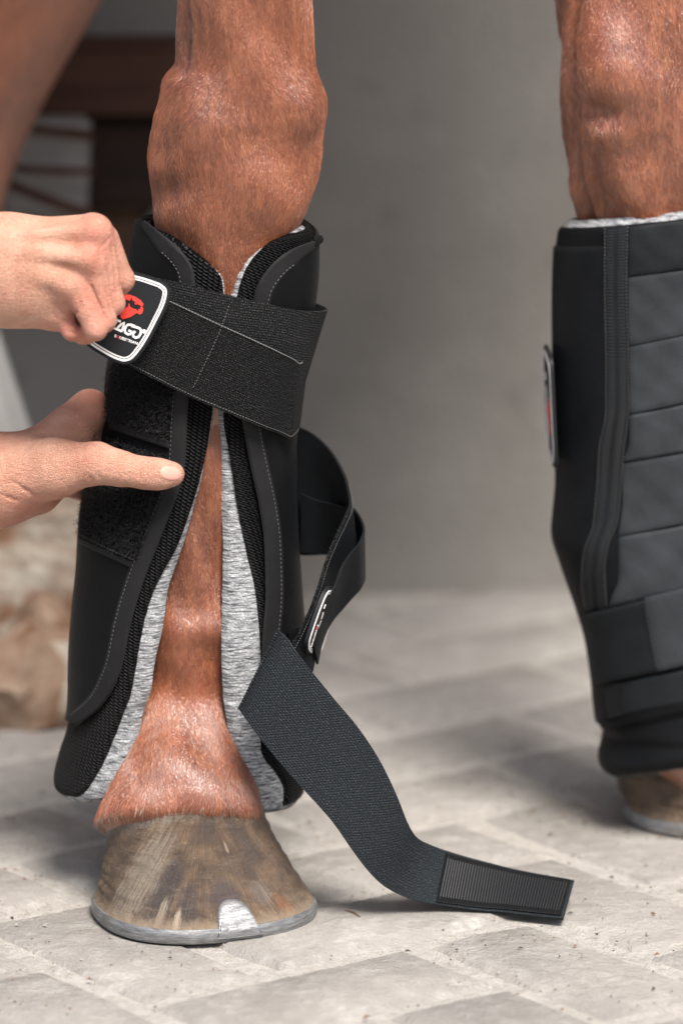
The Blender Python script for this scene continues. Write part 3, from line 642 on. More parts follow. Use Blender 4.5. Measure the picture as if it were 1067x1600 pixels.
wrap('spacer_mesh', B1, mesL, mesR, (366, 345, 366), (1250, 1262, 1264), .0015, .006, .0045, M_knit, boot, wob=.0003, n=240, scale_er=1.6)
shell = wrap('outer_shell', B1, shL, shR, (346, 345, 378), (1132, 1150, 1140), .0045, .003, .002, M_neo, boot)
def offpath(path, dx):
    q = resample(path, 50); t = np.gradient(q, axis=0); t /= np.linalg.norm(t, axis=1)[:, None]; return q + np.stack([t[:, 1], -t[:, 0]], 1)*(dx if np.ndim(dx) == 0 else np.asarray(dx)[:, None])
# rubber bindings along both flap edges, with their stitch rows
wl_ = np.interp(np.linspace(0, 1, 50), [0, .06, .5, .9, 1], [8, 24, 26, 26, 20])
inL = offpath(shL, 3.0); outL = offpath(shL, -wl_); inR = offpath(shR, -3.0); outR = offpath(shR, wl_)
patch('binding', B1, inL, outL, .0058, .0022, M_bind, boot, n=110, m=8, er=.0014)
patch('binding', B1, inR, outR, .0058, .0022, M_bind, boot, n=110, m=8, er=.0014)
segs = dashes([B1.at(x, y, .0059) for x, y in offpath(shL, -wl_+4)[3:]]) + dashes([B1.at(x, y, .0059) for x, y in offpath(shR, wl_-4)[3:]])
capsules('stitching', segs, .00028, M_thread, boot)
# loop pile patches on the left flap, split by a strip of bare shell
pa = patch('loop_patch', B1, [(176, 560), (169, 610), (170, 655)], [(275, 598), (266, 640), (264, 688)], .0072, .002, M_loop, boot, n=40, m=40, er=.002)
pb = patch('loop_patch', B1, [(166, 684), (160, 702), (140, 750), (126, 800), (124, 836)], [(258, 716), (258, 735), (246, 785), (228, 835), (213, 877)], .0072, .002, M_loop, boot, n=60, m=40, er=.002)
def fuzz(o, count, L, mat, parent):
    me = o.data; V = np.zeros(len(me.vertices)*3); me.vertices.foreach_get('co', V); V = V.reshape(-1, 3); k = len(V)//2
    idx = rng.integers(0, k, count); p = V[idx] + rng.normal(0, .0011, (count, 3)); nn = V[idx] - np.array([B1.fc(V[idx, 2]), 0*V[idx, 0] + BY, V[idx, 2]]).T; nn /= np.linalg.norm(nn, axis=1)[:, None]
    d = nn*.8 + rng.normal(0, .7, (count, 3)); L_ = L*rng.uniform(.4, 1.2, (count, 1)); c = rng.normal(0, .5, (count, 3))
    pts = np.stack([p - nn*.0004, p + d*L_*.4, p + d*L_*.75 + c*L_*.3, p + d*L_*.8 + c*L_*.8], 1)
    hc = D.hair_curves.new('pile'); hc.add_curves([4]*count); hc.attributes['position'].data.foreach_set('vector', pts.astype(np.float32).ravel())
    ra = hc.attributes.get('radius') or hc.attributes.new('radius', 'FLOAT', 'POINT'); ra.data.foreach_set('value', np.full(count*4, .00009, np.float32))
    hc.materials.append(mat); q = D.objects.new('pile', hc); COL.objects.link(q); q.parent = parent; q['kind'] = 'stuff'
M_pile = plain('pile_thread', (.008, .008, .009), .5, .5)
fuzz(pa, 8000, .0016, M_pile, pa); fuzz(pb, 12000, .0016, M_pile, pb)
patch('edge_tape', B1, [(168, 655), (170, 670)], [(264, 688), (266, 702)], .0068, .0012, M_bind, boot, n=8, m=30, er=.0006)
capsules('stitching', dashes([B1.at(x, y, .0074) for x, y in resample([(124, 834), (160, 853), (212, 876)], 30)], .0024), .0003, M_thread, boot)
patch('hem_tape', B1, [(122, 838), (123, 848)], [(211, 880), (208, 889)], .0062, .0012, M_bind, boot, n=8, m=30, er=.0006)

# the upper strap: two elastic bands round the boot that meet under the badge held by the fist
def srow(t, b, Yt=None, Yb=None, off=.009, lim=.97, offb=None):
    a = B1.at(*t, off, lim) if Yt is None else P(*t, Yt); c = B1.at(*b, offb or off, lim) if Yb is None else P(*b, Yb); return (a, c)
def behind(z1, z2, phs, off):
    return [(B1.pt(z1, p, off), B1.pt(z2, p, off)) for p in phs]
rA = [srow((196, 424), (175, 540), .034, .034), srow((232, 432), (215, 555), .030, .030), srow((275, 441), (250, 565), .026, .026), srow((350, 460), (330, 580), offb=.0066), srow((430, 478), (420, 585), offb=.0062), srow((472, 486), (458, 600), offb=.0062)]
zA = (B1.solve(488, 491, .007)[0], B1.solve(470, 610, .007)[0])
rA += [(B1.pt(zA[0], 1.5, .0125), B1.pt(zA[1], 1.5, .0055))] + [(B1.pt(zA[0], p, .009), B1.pt(zA[1], p, .005)) for p in (1.8, 2.2)]
sA, _ = ribbon('elastic_strap', rA, .0014, M_el3, boot, n=110)
rB = [srow((95, 400), (55, 490), .014, .014), srow((150, 424), (110, 520), .012, .012), srow((205, 445), (162, 553), .012, .012), srow((262, 470), (205, 574), .014, .014), srow((345, 509), (300, 622), .0185, .0195), srow((400, 534), (362, 648), .0225, .0235), srow((436, 551), (410, 668), .031, .031), srow((460, 563), (442, 680), .050, .049)]
q1, q2 = B1.at(469, 569, .0085, .999), B1.at(455, 686, .0105, .999); rB += [(q1, q2)] + behind(q1[2], q2[2], (1.8, 2.2), .0075)
sB, GB = ribbon('elastic_strap', rB, .0020, M_el, boot, n=120)
st = dashes(resample([P(358, 478, .0165), P(346, 512, .0160), P(322, 565, .0160), P(299, 612, .0168)], 40), .0022, .6)
for row_ in (.965,):
    k = GB[6:, :]; m_ = k.shape[1]; w = row_*(m_-1); i0 = int(w); line = k[:, i0]*(1-(w-i0)) + k[:, min(i0+1, m_-1)]*(w-i0)
    st += dashes(line[:95] + np.array([0, -.0004, 0]), .002, .7)
capsules('stitching', st, .00022, M_edge, boot)
e_ = GB[:, 0] + np.array([0, -.0003, .0003]); capsules('edge_highlight', [(e_[i], e_[i+1]) for i in range(30, len(e_)-24)], .00045, M_edge, boot)  # pale line added along the band's top edge as its highlight

# ------------------------------------------------------------------ badge, built once in its own frame from the photograph's proportions
def frame(o, xdir, n):
    n = Vector(n).normalized(); x = Vector(xdir); x = (x - n*x.dot(n)).normalized(); y = n.cross(x); m = Matrix((x, y, n)).transposed().to_4x4(); m.translation = Vector(o); return m
o_ = P(200, 505, .0075); n_ = Vector((-.12, -1, .15)).normalized()
BF = frame(o_, P(250, 523, .0075) - o_, n_); BFi = BF.inverted()
def bl(cx_, cy_):
    px, py = 130 + cx_/5.93, 400 + cy_/5.93; d = Vector(ray(px, py)); c = Vector(CAM); t = (Vector(o_) - c).dot(n_)/d.dot(n_); q = BFi @ (c + d*t); return (q.x, q.y)
OUT = [(460, 140), (600, 178), (720, 220), (775, 255), (808, 300), (812, 360), (790, 450), (700, 640), (620, 790), (550, 895), (490, 965), (430, 998), (370, 1003), (310, 985), (130, 890), (0, 790), (-60, 700), (-60, 600), (-10, 460), (60, 300), (130, 160), (190, 95), (270, 85), (360, 110)]
out_l = np.array([bl(*p) for p in OUT])
def closed_smooth(p, n=120):
    q = np.concatenate([p, p, p]); k = len(p); s = np.r_[0, np.cumsum(np.linalg.norm(np.diff(q, axis=0), axis=1))]; t = np.linspace(s[k], s[2*k], n, endpoint=False)
    return np.stack([pchip(s, q[:, a])(t) for a in (0, 1)], 1)
outl = closed_smooth(out_l)
def inset(p, d):
    t = np.roll(p, -1, 0) - np.roll(p, 1, 0); t /= np.linalg.norm(t, axis=1)[:, None]; nrm = np.stack([t[:, 1], -t[:, 0]], 1)
    if ((p + nrm*.001 - p.mean(0))**2).sum() > ((p - p.mean(0))**2).sum(): nrm = -nrm
    return p + nrm*d
def ringline(name, d0, d1, h, mat, parent, z0):
    a, b = inset(outl, d0), inset(outl, d1); n = len(a)
    V = [(x, y, z0+h) for x, y in a] + [(x, y, z0+h) for x, y in b] + [(x, y, z0-.0002) for x, y in a] + [(x, y, z0-.0002) for x, y in b]
    Fc = []
    for i in range(n):
        j = (i+1) % n; Fc += [(i, j, n+j, n+i), (2*n+i, 2*n+j, j, i), (n+i, n+j, 3*n+j, 3*n+i)]
    me = mesh(name, V, Fc, sharp=30); bm = bmesh.new(); bm.from_mesh(me); bmesh.ops.recalc_face_normals(bm, faces=bm.faces); bm.to_mesh(me); bm.free(); return link(name, me, mat, parent)
def strokes(name, lines, wdt, h, mat, parent, z0):
    V, Fc = [], []
    for ln in lines:
        q = np.array([bl(*p) for p in ln]); t = np.gradient(q, axis=0) if len(q) > 2 else np.repeat((q[1]-q[0])[None], 2, 0); t /= np.linalg.norm(t, axis=1)[:, None]+1e-9
        nr = np.stack([-t[:, 1], t[:, 0]], 1)*wdt/2; q[0] -= t[0]*wdt*.3; q[-1] += t[-1]*wdt*.3; b = len(V); n = len(q)
        for zz in (z0-.0002, z0+h):
            V += [(*p, zz) for p in q+nr] + [(*p, zz) for p in q-nr]
        for i in range(n-1):
            for k in ((0, n), (3*n, 2*n), (n, 3*n), (2*n, 0)): Fc.append((b+k[0]+i, b+k[1]+i, b+k[1]+i+1, b+k[0]+i+1))
        Fc += [(b, b+n, b+3*n, b+2*n), (b+n-1, b+3*n-1+0, b+4*n-1, b+2*n-1)] if False else [(b, b+n, b+3*n, b+2*n), (b+n-1, b+2*n-1, b+4*n-1, b+3*n-1)]
    me = mesh(name, V, Fc, smooth=False); bm = bmesh.new(); bm.from_mesh(me); bmesh.ops.recalc_face_normals(bm, faces=bm.faces); bm.to_mesh(me); bm.free()
    return link(name, me, mat, parent)
def make_badge(parent):
    bz = .0024
    b = poly_extrude('badge', outl, bz, M_rub, parent, .0007); b.matrix_basis = BF
    ringline('border_line', .0020, .0032, .0004, M_white, b, bz); ringline('border_line', .0038, .0046, .0004, M_white, b, bz)
    em = []
    A_ = [(366, 350), (445, 360), (490, 376), (540, 408), (568, 445), (556, 468), (525, 452), (500, 428), (470, 412), (455, 382), (442, 414), (415, 404), (395, 398), (348, 418), (352, 400), (378, 390)]
    B_ = [(484, 428), (510, 440), (504, 450), (488, 445)]
    C_ = [(540, 468), (560, 475), (565, 497), (553, 530), (534, 541), (500, 524), (518, 508), (523, 490), (540, 492)]
    D_ = [(432, 432), (444, 468), (470, 486), (502, 494), (512, 520), (445, 565), (372, 586), (350, 556), (366, 528), (344, 546), (330, 532), (372, 488), (424, 470)]
    bmx = bmesh.new()
    for pl in (A_, B_, C_, D_):
        f = bmx.faces.new([bmx.verts.new((*bl(*p), bz-.0002)) for p in pl]); r = bmesh.ops.extrude_face_region(bmx, geom=[f]); bmesh.ops.translate(bmx, verts=[v for v in r['geom'] if isinstance(v, bmesh.types.BMVert)], vec=(0, 0, .0007))
    bmesh.ops.triangulate(bmx, faces=bmx.faces); bmesh.ops.recalc_face_normals(bmx, faces=bmx.faces); me = D.meshes.new('emblem'); bmx.to_mesh(me); bmx.free(); link('emblem', me, M_red, b)
    arc = lambda cx, cy, r1, a0, a1: [(cx + r1*math.cos(R(a)), cy + r1*math.sin(R(a))) for a in np.linspace(a0, a1, 12)]
    L = [[(206, 645), (238, 604), (264, 560), (262, 600), (256, 655)], [(224, 648), (256, 656)],
         [(282, 583), (318, 593), (352, 604)], [(322, 598), (304, 628), (284, 663), (322, 677), (362, 694)], [(330, 662), (360, 632), (388, 612), (380, 660), (366, 694)],
         [(482, 648), (452, 636), (424, 634), (404, 652), (394, 684), (400, 710), (424, 724), (446, 722), (458, 700), (434, 690)],
         [(462, 648), (500, 658), (530, 668), (546, 688), (540, 722), (522, 748), (496, 756), (474, 744), (470, 720), (486, 700)],
         [(176, 575), (150, 572), (130, 600), (128, 632), (150, 644)]]
    strokes('lettering', L, .0014, .0005, M_white, b, bz)
    poly_extrude('registered_mark', [bl(572 + 19*math.cos(a), 697 + 19*math.sin(a)) for a in np.linspace(0, 2*math.pi, 20, endpoint=False)], .0006, M_white, b, 0, bz-.0001)
    # small line of lettering under the name
    for txt, mt in (('E', M_white), ('Q', M_red), ('UESTRIAN', M_white)):
        cu = D.curves.new('txt', 'FONT'); cu.body = txt; cu.size = 1; cu.resolution_u = 2; cu.offset = .02; to = D.objects.new('txt', cu); COL.objects.link(to)
        bpy.context.view_layer.update(); me = D.meshes.new_from_object(to.evaluated_get(bpy.context.evaluated_depsgraph_get())); D.objects.remove(to)
        w = max(v.co.x for v in me.vertices); x0 = {'E': 0, 'Q': 23, 'UESTRIAN': 50}[txt]; ww = {'E': 20, 'Q': 25, 'UESTRIAN': 178}[txt]
        bb = bmesh.new(); bb.from_mesh(me); r = bmesh.ops.extrude_face_region(bb, geom=bb.faces[:]); up = {v for v in r['geom'] if isinstance(v, bmesh.types.BMVert)}
        for v in bb.verts:
            s_ = x0 + v.co.x/w*ww; t_ = v.co.y/.73*27; c = bl(296 + s_*.942 + t_*.336*.6, 748 + s_*.336 - t_*.942); v.co = (c[0], c[1], bz + (.0005 if v in up else -.0002))
        bmesh.ops.recalc_face_normals(bb, faces=bb.faces); bb.to_mesh(me); bb.free(); link('lettering', me, mt, b)
    return b
badge = make_badge(boot); badge['label'] = 'rubber badge half covered by the fist'
def copy_badge(parent, mtx, label):
    c = badge.copy(); COL.objects.link(c); c.parent = parent; c.matrix_basis = mtx; c['label'] = label
    for ch in badge.children:
        k = ch.copy(); COL.objects.link(k); k.parent = c
    return c
boot.location = (0, 0, 0)

# ------------------------------------------------------------------ the loose lower strap: loops out behind, turns back, folds and runs to the ground
ea = [(445, 660, .135), (480, 672, .130), (505, 690, .122), (530, 722, .108), (545, 758, .090), (549, 785, .075), (541, 808, .062), (527, 838, .052), (513, 872, .042), (499, 918, .032), (484, 958, .022), (468, 992, .014), (452, 1020, .008), (438, 1045, .004)]
eb = [(445, 866, .135), (480, 867, .132), (505, 866, .128), (535, 868, .120), (558, 874, .110), (567, 888, .100), (565, 908, .088), (551, 926, .078), (532, 946, .066), (514, 968, .056), (503, 992, .044), (496, 1018, .036), (490, 1046, .026), (480, 1085, .014)]
rl = [(P(*a), P(*b)) for a, b in zip(ea, eb)]
ls, GLs = ribbon('loose_strap', rl, .0016, M_neo2, boot, n=120, m=22)
ea2 = [(470, 770, .128), (500, 782, .122), (530, 790, .108), (548, 792, .092), (560, 806, .078), (567, 826, .066), (560, 846, .056), (545, 864, .047), (532, 885, .040), (522, 912, .035), (508, 938, .030), (496, 966, .026), (485, 994, .022), (474, 1022, .018)]
eb2 = [(470, 862, .130), (500, 864, .126), (530, 866, .116), (552, 872, .104), (565, 884, .092), (568, 900, .080), (562, 916, .070), (548, 932, .062), (534, 948, .058), (520, 964, .052), (508, 984, .046), (500, 1008, .040), (494, 1036, .032)]
ribbon('loose_strap', [(P(*a) + [.0, -.003, 0], P(*b) + [.0, -.003, 0]) for a, b in zip(ea2, eb2)], .0014, M_neo2, boot, n=90, m=16)
segs = []
for row_ in (1.2,):
    segs += dashes(GLs[20:112, 1]*.8 + GLs[20:112, 2]*.2 + np.array([.0004, -.0012, 0]), .0017, .55)
capsules('stitching', segs, .0003, M_thread, boot)
# hook teeth along the near edge
tt = []
for i in np.linspace(58, 110, 170):
    k = int(i); p = GLs[k, 0]; v = GLs[k, 0] - GLs[k, 2]; v /= np.linalg.norm(v); p = p + rng.normal(0, .0004, 3); tt.append((p, p + v*.0012 + rng.normal(0, .0005, 3)))
capsules('hook_teeth', tt, .00033, M_dark_thread, boot)
b0 = Vector(P(493, 984, .030)); xd = Vector(P(474, 1036, .046)) - Vector(P(507, 932, .052)); xd.normalize()
sidev = Vector(ray(491, 984)).normalized()*.985 + Vector((.22, 0, .08)); nrm = xd.cross(sidev).normalized()
if nrm.y > 0: nrm = -nrm
yb = nrm.cross(xd); mb = Matrix((xd, yb, nrm)).transposed().to_4x4() @ Matrix.Scale(.95, 4); mb.translation = b0
copy_badge(boot, mb, 'rubber badge seen almost edge-on at the fold of the loose strap')
ft = [(436, 986, .006), (446, 995, .000), (462, 1018, -.006), (484, 1046, -.008), (520, 1090, -.008), (562, 1140, -.006), (597, 1195, -.004), (622, 1248, -.001), (638, 1288, .004), (652, 1309, .012), (675, 1321, .022), (710, 1333, .030), (780, 1352, .036), (840, 1365, .036), (897, 1375, .034)]
fb = [(374, 1109, .006), (380, 1118, -.002), (398, 1143, -.008), (440, 1195, -.012), (480, 1240, -.014), (520, 1285, -.015), (552, 1330, -.014), (577, 1362, -.011), (600, 1384, -.006), (625, 1398, .000), (655, 1408, .004), (700, 1416, .008), (770, 1424, .010), (830, 1430, .008), (879, 1435, .004)]
def lifted(q):
    p = P(*q)
    if p[2] < .0035: p = ground(q[0], q[1], .0035)
    return p
rf = [(lifted(a), lifted(b)) for a, b in zip(ft, fb)]
fs, GF = ribbon('folded_strap', rf, .0016, M_el2, boot, n=150, m=22)
# the fold itself: the strap turning over its left edge towards the badge
fo = [(P(440, 1040, .030), P(452, 1120, .030)), (P(436, 1010, .016), P(410, 1115, .022)), (P(432, 990, .010), P(380, 1112, .010)), (P(436, 986, .005), P(374, 1109, .005))]
ribbon('strap_fold', fo, .0014, M_el2, boot, n=24, m=16)
hk = GF[104:149, 1:-1]; NH_ = normals(hk)
if NH_[:, :, 1].sum() > 0: NH_ = -NH_
hs = np.r_[0, np.cumsum(np.linalg.norm(np.diff(hk[:, 10], axis=0), axis=1))]; hw = np.linspace(0, .046, hk.shape[1])
sheet('hook_tape', hk + NH_*.0012, .0011, M_hook, boot, uv=np.stack([hs[:, None] + 0*hw[None], hw[None] + 0*hs[:, None]], 2))
tee = []
for s_ in np.arange(1.0, 43.5, .95):
    k = int(s_); fr = s_ - k; a = hk[k]*(1-fr) + hk[min(k+1, 44)]*fr + NH_[k]*.0013
    if True:
        j0, j1 = 2, 17
        for j in range(j0, j1, 2): tee.append((a[j], a[min(j+2, j1)]))
capsules('hook_teeth', tee, .00052, plain('hook_thread', (.020, .021, .023), .5), boot, 4, 1.0)
segs = dashes(hk[:, 0] + NH_[:, 0]*.0013, .002, .6) + dashes(hk[:, -1] + NH_[:, -1]*.0013, .002, .6) + dashes(hk[1] + NH_[1]*.0014, .002, .6) + dashes(hk[-3] + NH_[-3]*.0014, .002, .6)
capsules('stitching', segs, .0003, M_dark_thread, boot)
# dark pile patch on the boot behind the fold
patch('loop_patch', B1, [(450, 985), (452, 1080)], [(468, 980), (472, 1085)], .013, .008, M_loop, boot, n=20, m=10, lim=.995)

# ------------------------------------------------------------------ right boot (closed, strapped)
B2 = Ring([(290, 886, 1158), (320, 884, 1160), (345, 878, 1163), (380, 872, 1165), (450, 869, 1165), (540, 869, 1162), (620, 871, 1155), (700, 873, 1150), (750, 874, 1150), (800, 870, 1150), (835, 868, 1155), (880, 881, 1165), (955, 907, 1182), (1000, 920, 1192), (1060, 929, 1200), (1128, 937, 1204), (1142, 946, 1204), (1155, 943, 1203), (1180, 938, 1200), (1200, 943, 1196), (1218, 958, 1188), (1240, 970, 1180)], RY, .82)
boot2 = empty('leg_boot', (0, 0, 0)); tag(boot2, 'black leg boot fastened with wide straps on the leg at the picture edge', 'leg boot', 'padded black leg boots on the horse')
def tube(name, ring, top, bot, off, thick, mat, n=60, m=96, er=.003, tiltx=0):
    "a closed sleeve; top/bot are functions of phi giving photo rows"
    ph = np.linspace(-math.pi, math.pi, m, endpoint=False); zt = np.array([P(300, top(p), RY)[2] for p in ph]); zb = np.array([P(300, bot(p), RY)[2] for p in ph])
    s = np.linspace(0, 1, n)[:, None]; Z = zt[None] + (zb-zt)[None]*s; dd = np.minimum(zt[None]-Z, Z-zb[None])
    G = ring.pt(Z, ph[None] + 0*Z, off - drop(dd, er)); Bk = ring.pt(Z, ph[None] + 0*Z, off - thick + 0*Z)
    V = np.concatenate([G.reshape(-1, 3), Bk.reshape(-1, 3)]); U = np.stack([ph[None]*ring.fr(Z), Z], 2).reshape(-1, 2); U = np.concatenate([U, U])
    Fc = list(gridfaces(n, m, 0, True)) + list(gridfaces(n, m, n*m, True)[:, ::-1])
    for i in range(m):
        j = (i+1) % m; Fc += [(i, j, n*m+j, n*m+i), ((n-1)*m+i, (n-1)*m+j, n*m+(n-1)*m+j, n*m+(n-1)*m+i)]
    me = mesh(name, V, Fc, U, sharp=50); bm = bmesh.new(); bm.from_mesh(me); bmesh.ops.recalc_face_normals(bm, faces=bm.faces); bm.to_mesh(me); bm.free(); return link(name, me, mat, boot2)
topf = lambda base: (lambda p: base - 14*math.sin(p) - 24*max(0, math.cos(p))*0 - 12*math.cos(p))
botf = lambda base: (lambda p: base - 22*math.sin(p) - 20*math.cos(p))
tube('lining', B2, topf(330), botf(1192), -.0005, .007, M_lin, er=.003)
tube('top_cuff', B2, topf(339), topf(395), .0015, .006, M_neo, er=.004, n=24)
tube('bottom_roll', B2, botf(1092), botf(1195), .0020, .010, M_neo2, er=.011, n=40)
tube('outer_shell', B2, topf(366), botf(1112), .0032, .004, M_neo2, er=.003, n=120)
seamA = [(944, 356), (944, 450), (946, 560), (946, 640), (936, 700), (932, 760), (926, 820), (910, 870), (908, 910), (914, 955)]; seamB = [(980, 354), (978, 450), (981, 560), (981, 640), (974, 700), (969, 760), (965, 810), (950, 850), (944, 890), (947, 950)]
mid = [((a[0]+b[0])/2, (a[1]+b[1])/2) for a, b in zip(seamA, seamB)]
patch('seam_tape', B2, seamA, seamB, .0043, .0012, M_b2, boot2, n=110, m=10, er=.0005)
lad = []; M_lad = plain('ladder_thread', (.024, .026, .028), .6)
for f_ in np.linspace(0, 1, 190):
    a = np.array([np.interp(f_, np.linspace(0, 1, 10), np.array(seamA)[:, k]) for k in (0, 1)]); b = np.array([np.interp(f_, np.linspace(0, 1, 10), np.array(seamB)[:, k]) for k in (0, 1)])
    for u0, u1 in ((.06, .42), (.58, .92)): p = a*(1-u0)+b*u0; q = a*(1-u1)+b*u1; lad.append((B2.at(*p, .0044), B2.at(*q, .0044)))
capsules('stitching', lad, .00024, M_lad, boot2, 4)
segs = []
for pth in (seamA, seamB): segs += dashes([B2.at(x, y, .0048) for x, y in resample(pth, 80)], .0024, .6)
capsules('stitching', segs, .0003, M_thread, boot2, 4)
ed = [(354, 351), (433, 428), (541, 524), (648, 630), (724, 711), (838, 820), (953, 922)]
xl = [982, 981, 983, 983, 972, 966, 948]
for k in range(6):
    (a0, a1), (b0_, b1_) = ed[k], ed[k+1]; g = 1.0
    A = [(xl[k], a0+g), (xl[k], (a0+b0_)/2), (xl[k+1], b0_-g)]; Bq = [(1150, a1-16), (1150, (a1+b1_)/2-16), (1150, b1_-18)]
    patch('band', B2, A, Bq, .0046 + (0, .0008, .0011, .0004, .0008, .0002)[k], .003, M_band if k else M_b2, boot2, n=24, m=40, er=(.0005, .0005, .0007, .0012, .0006, .0013)[k], bulge=(0, .0003, .0007, .0004, .0007, .0005)[k], wr=.00035)
# lower wide strap across the front, its stitched end, the narrow ladder end below
patch('wide_strap', B2, [(905, 962), (917, 1000), (926, 1070)], [(1150, 903), (1158, 960), (1165, 1020)], .0082, .002, M_b2, boot2, n=30, m=44, er=.001, lim=.995)
patch('strap_pad', B2, [(1006, 934), (1014, 985), (1026, 1049)], [(1150, 899), (1155, 950), (1160, 1018)], .0090, .0015, M_band, boot2, n=24, m=20, er=.0008)
capsules('stitching', dashes([B2.at(x, y, .0094) for x, y in resample([(1004, 938), (1013, 985), (1024, 1048)], 24)], .0034, .6), .0004, M_dark_thread, boot2)
patch('band', B2, [(942, 1072), (944, 1100), (950, 1122)], [(1150, 1030), (1155, 1055), (1160, 1080)], .0058, .002, M_b2, boot2, n=16, m=30, er=.001)
lad = []
for f_ in np.linspace(0, 1, 22):
    y = 1072 + 50*f_; lad.append((B2.at(944 + 5*f_, y, .0063), B2.at(970 + 3*f_, y-5, .0063)))
capsules('stitching', lad, .00028, M_dark_thread, boot2, 4)
patch('hem_tape', B2, [(936, 1126), (944, 1140)], [(1160, 1078), (1165, 1092)], .0055, .002, M_neo, boot2, n=8, m=30, er=.001, lim=.995)
# tag on the back of the right boot, seen edge-on
pb2 = Vector(P(864, 646, RY)) + Vector((-.0015, -.012, 0)); xd = (Vector(P(869, 752, RY)) - Vector(P(860, 540, RY))).normalized(); nr = Vector((-.998, -.075, -.03)); nr = (nr - xd*nr.dot(xd)).normalized()
mb = Matrix((xd, nr.cross(xd), nr)).transposed().to_4x4() @ Matrix.Diagonal((1.55, .8, 1.0, 1)); mb.translation = pb2
copy_badge(boot2, mb, 'rubber badge seen edge-on at the back of the boot')

# ------------------------------------------------------------------ the person: two hands and forearms grown as one surface each, one mesh
def cone(X, a, b, ra, rb):
    a = np.asarray(a, float); b = np.asarray(b, float); ba = b - a; pa = X - a; t = np.clip((pa @ ba) / (ba @ ba), 0, 1)
    return np.linalg.norm(pa - t[..., None]*ba, axis=-1) - (ra + (rb-ra)*t)
def smin(a, b, k):
    h = np.maximum(k - abs(a-b), 0)/k; return np.minimum(a, b) - h*h*k*.25
def nets(f, lo, hi, h):
    lo = np.asarray(lo); n = np.ceil((np.asarray(hi)-lo)/h).astype(int)+1
    ax = [lo[k] + h*np.arange(n[k]) for k in range(3)]; V = np.empty(n)
    for i in range(0, n[0], 24):
        X = np.stack(np.meshgrid(ax[0][i:i+24], ax[1], ax[2], indexing='ij'), -1); V[i:i+24] = f(X)
    acc = np.zeros((*(n-1), 3)); cnt = np.zeros(n-1)
    sl = lambda o: tuple(slice(o[k], n[k]-1+o[k]) for k in range(3))
    for axis in range(3):
        o1, o2 = [k for k in range(3) if k != axis]
        for p in (0, 1):
            for q in (0, 1):
                c = [0, 0, 0]; c[o1] = p; c[o2] = q; e = list(c); e[axis] = 1
                a, b = V[sl(c)], V[sl(e)]; x = (a < 0) != (b < 0); t = np.where(x, a/np.where(a-b == 0, 1, a-b), 0)
                for k in range(3): acc[..., k] += np.where(x, t if k == axis else c[k], 0)
                cnt += x
    act = cnt > 0; idx = -np.ones(act.shape, int); idx[act] = np.arange(act.sum()); ijk = np.argwhere(act)
    verts = lo + h*(ijk + acc[act]/cnt[act][:, None]); faces = []
    for axis in range(3):
        o1, o2 = [(1, 2), (2, 0), (0, 1)][axis]
        a = np.take(V, range(n[axis]-1), axis); b = np.take(V, range(1, n[axis]), axis); x = (a < 0) != (b < 0)
        g = np.argwhere(x); ok = (g[:, o1] > 0) & (g[:, o2] > 0) & (g[:, o1] < n[o1]-1) & (g[:, o2] < n[o2]-1); g = g[ok]; neg = a[tuple(g.T)] < 0
        def cell(d1, d2): q = g.copy(); q[:, o1] -= d1; q[:, o2] -= d2; return idx[tuple(q.T)]
        Q = np.stack([cell(1, 1), cell(0, 1), cell(0, 0), cell(1, 0)], 1); Q[~neg] = Q[~neg][:, ::-1]; faces.append(Q)
    return verts, np.concatenate(faces)
px_ = lambda r: r*MM*1.0
# upper fist, back of the hand to the camera
H1Y = -.012
def p1(x, y, dy=0): return P(x, y, H1Y + dy)
K1 = [(158, 362, -.012), (147, 410, -.019), (116, 451, -.020), (99, 492, -.010)]
fing1 = [[(166, 372, -.004, 20), (191, 437, .002, 18), (176, 466, .016, 15), (145, 470, .018, 13)],
         [(160, 384, -.012, 19.5), (177, 474, -.010, 17), (165, 492, .006, 14), (135, 488, .014, 13)],
         [(146, 414, -.018, 20), (163, 500, -.018, 17.5), (152, 513, -.003, 14), (122, 506, .008, 13)],
         [(119, 452, -.021, 21), (150, 514, -.024, 16.5), (130, 523, -.010, 13), (110, 514, .004, 12)]]
extra1 = [(100, 500, -.008, 15), (112, 518, -.014, 12.5), (140, 528, -.008, 10)]
GROOVES1 = []
def touch(f, x, y, Y0=-.06):
    for _ in range(120):
        v = f(P(x, y, Y0)[None])[0]
        if v < .0001: break
        Y0 += max(v, .0001)*.8
    return P(x, y, Y0)
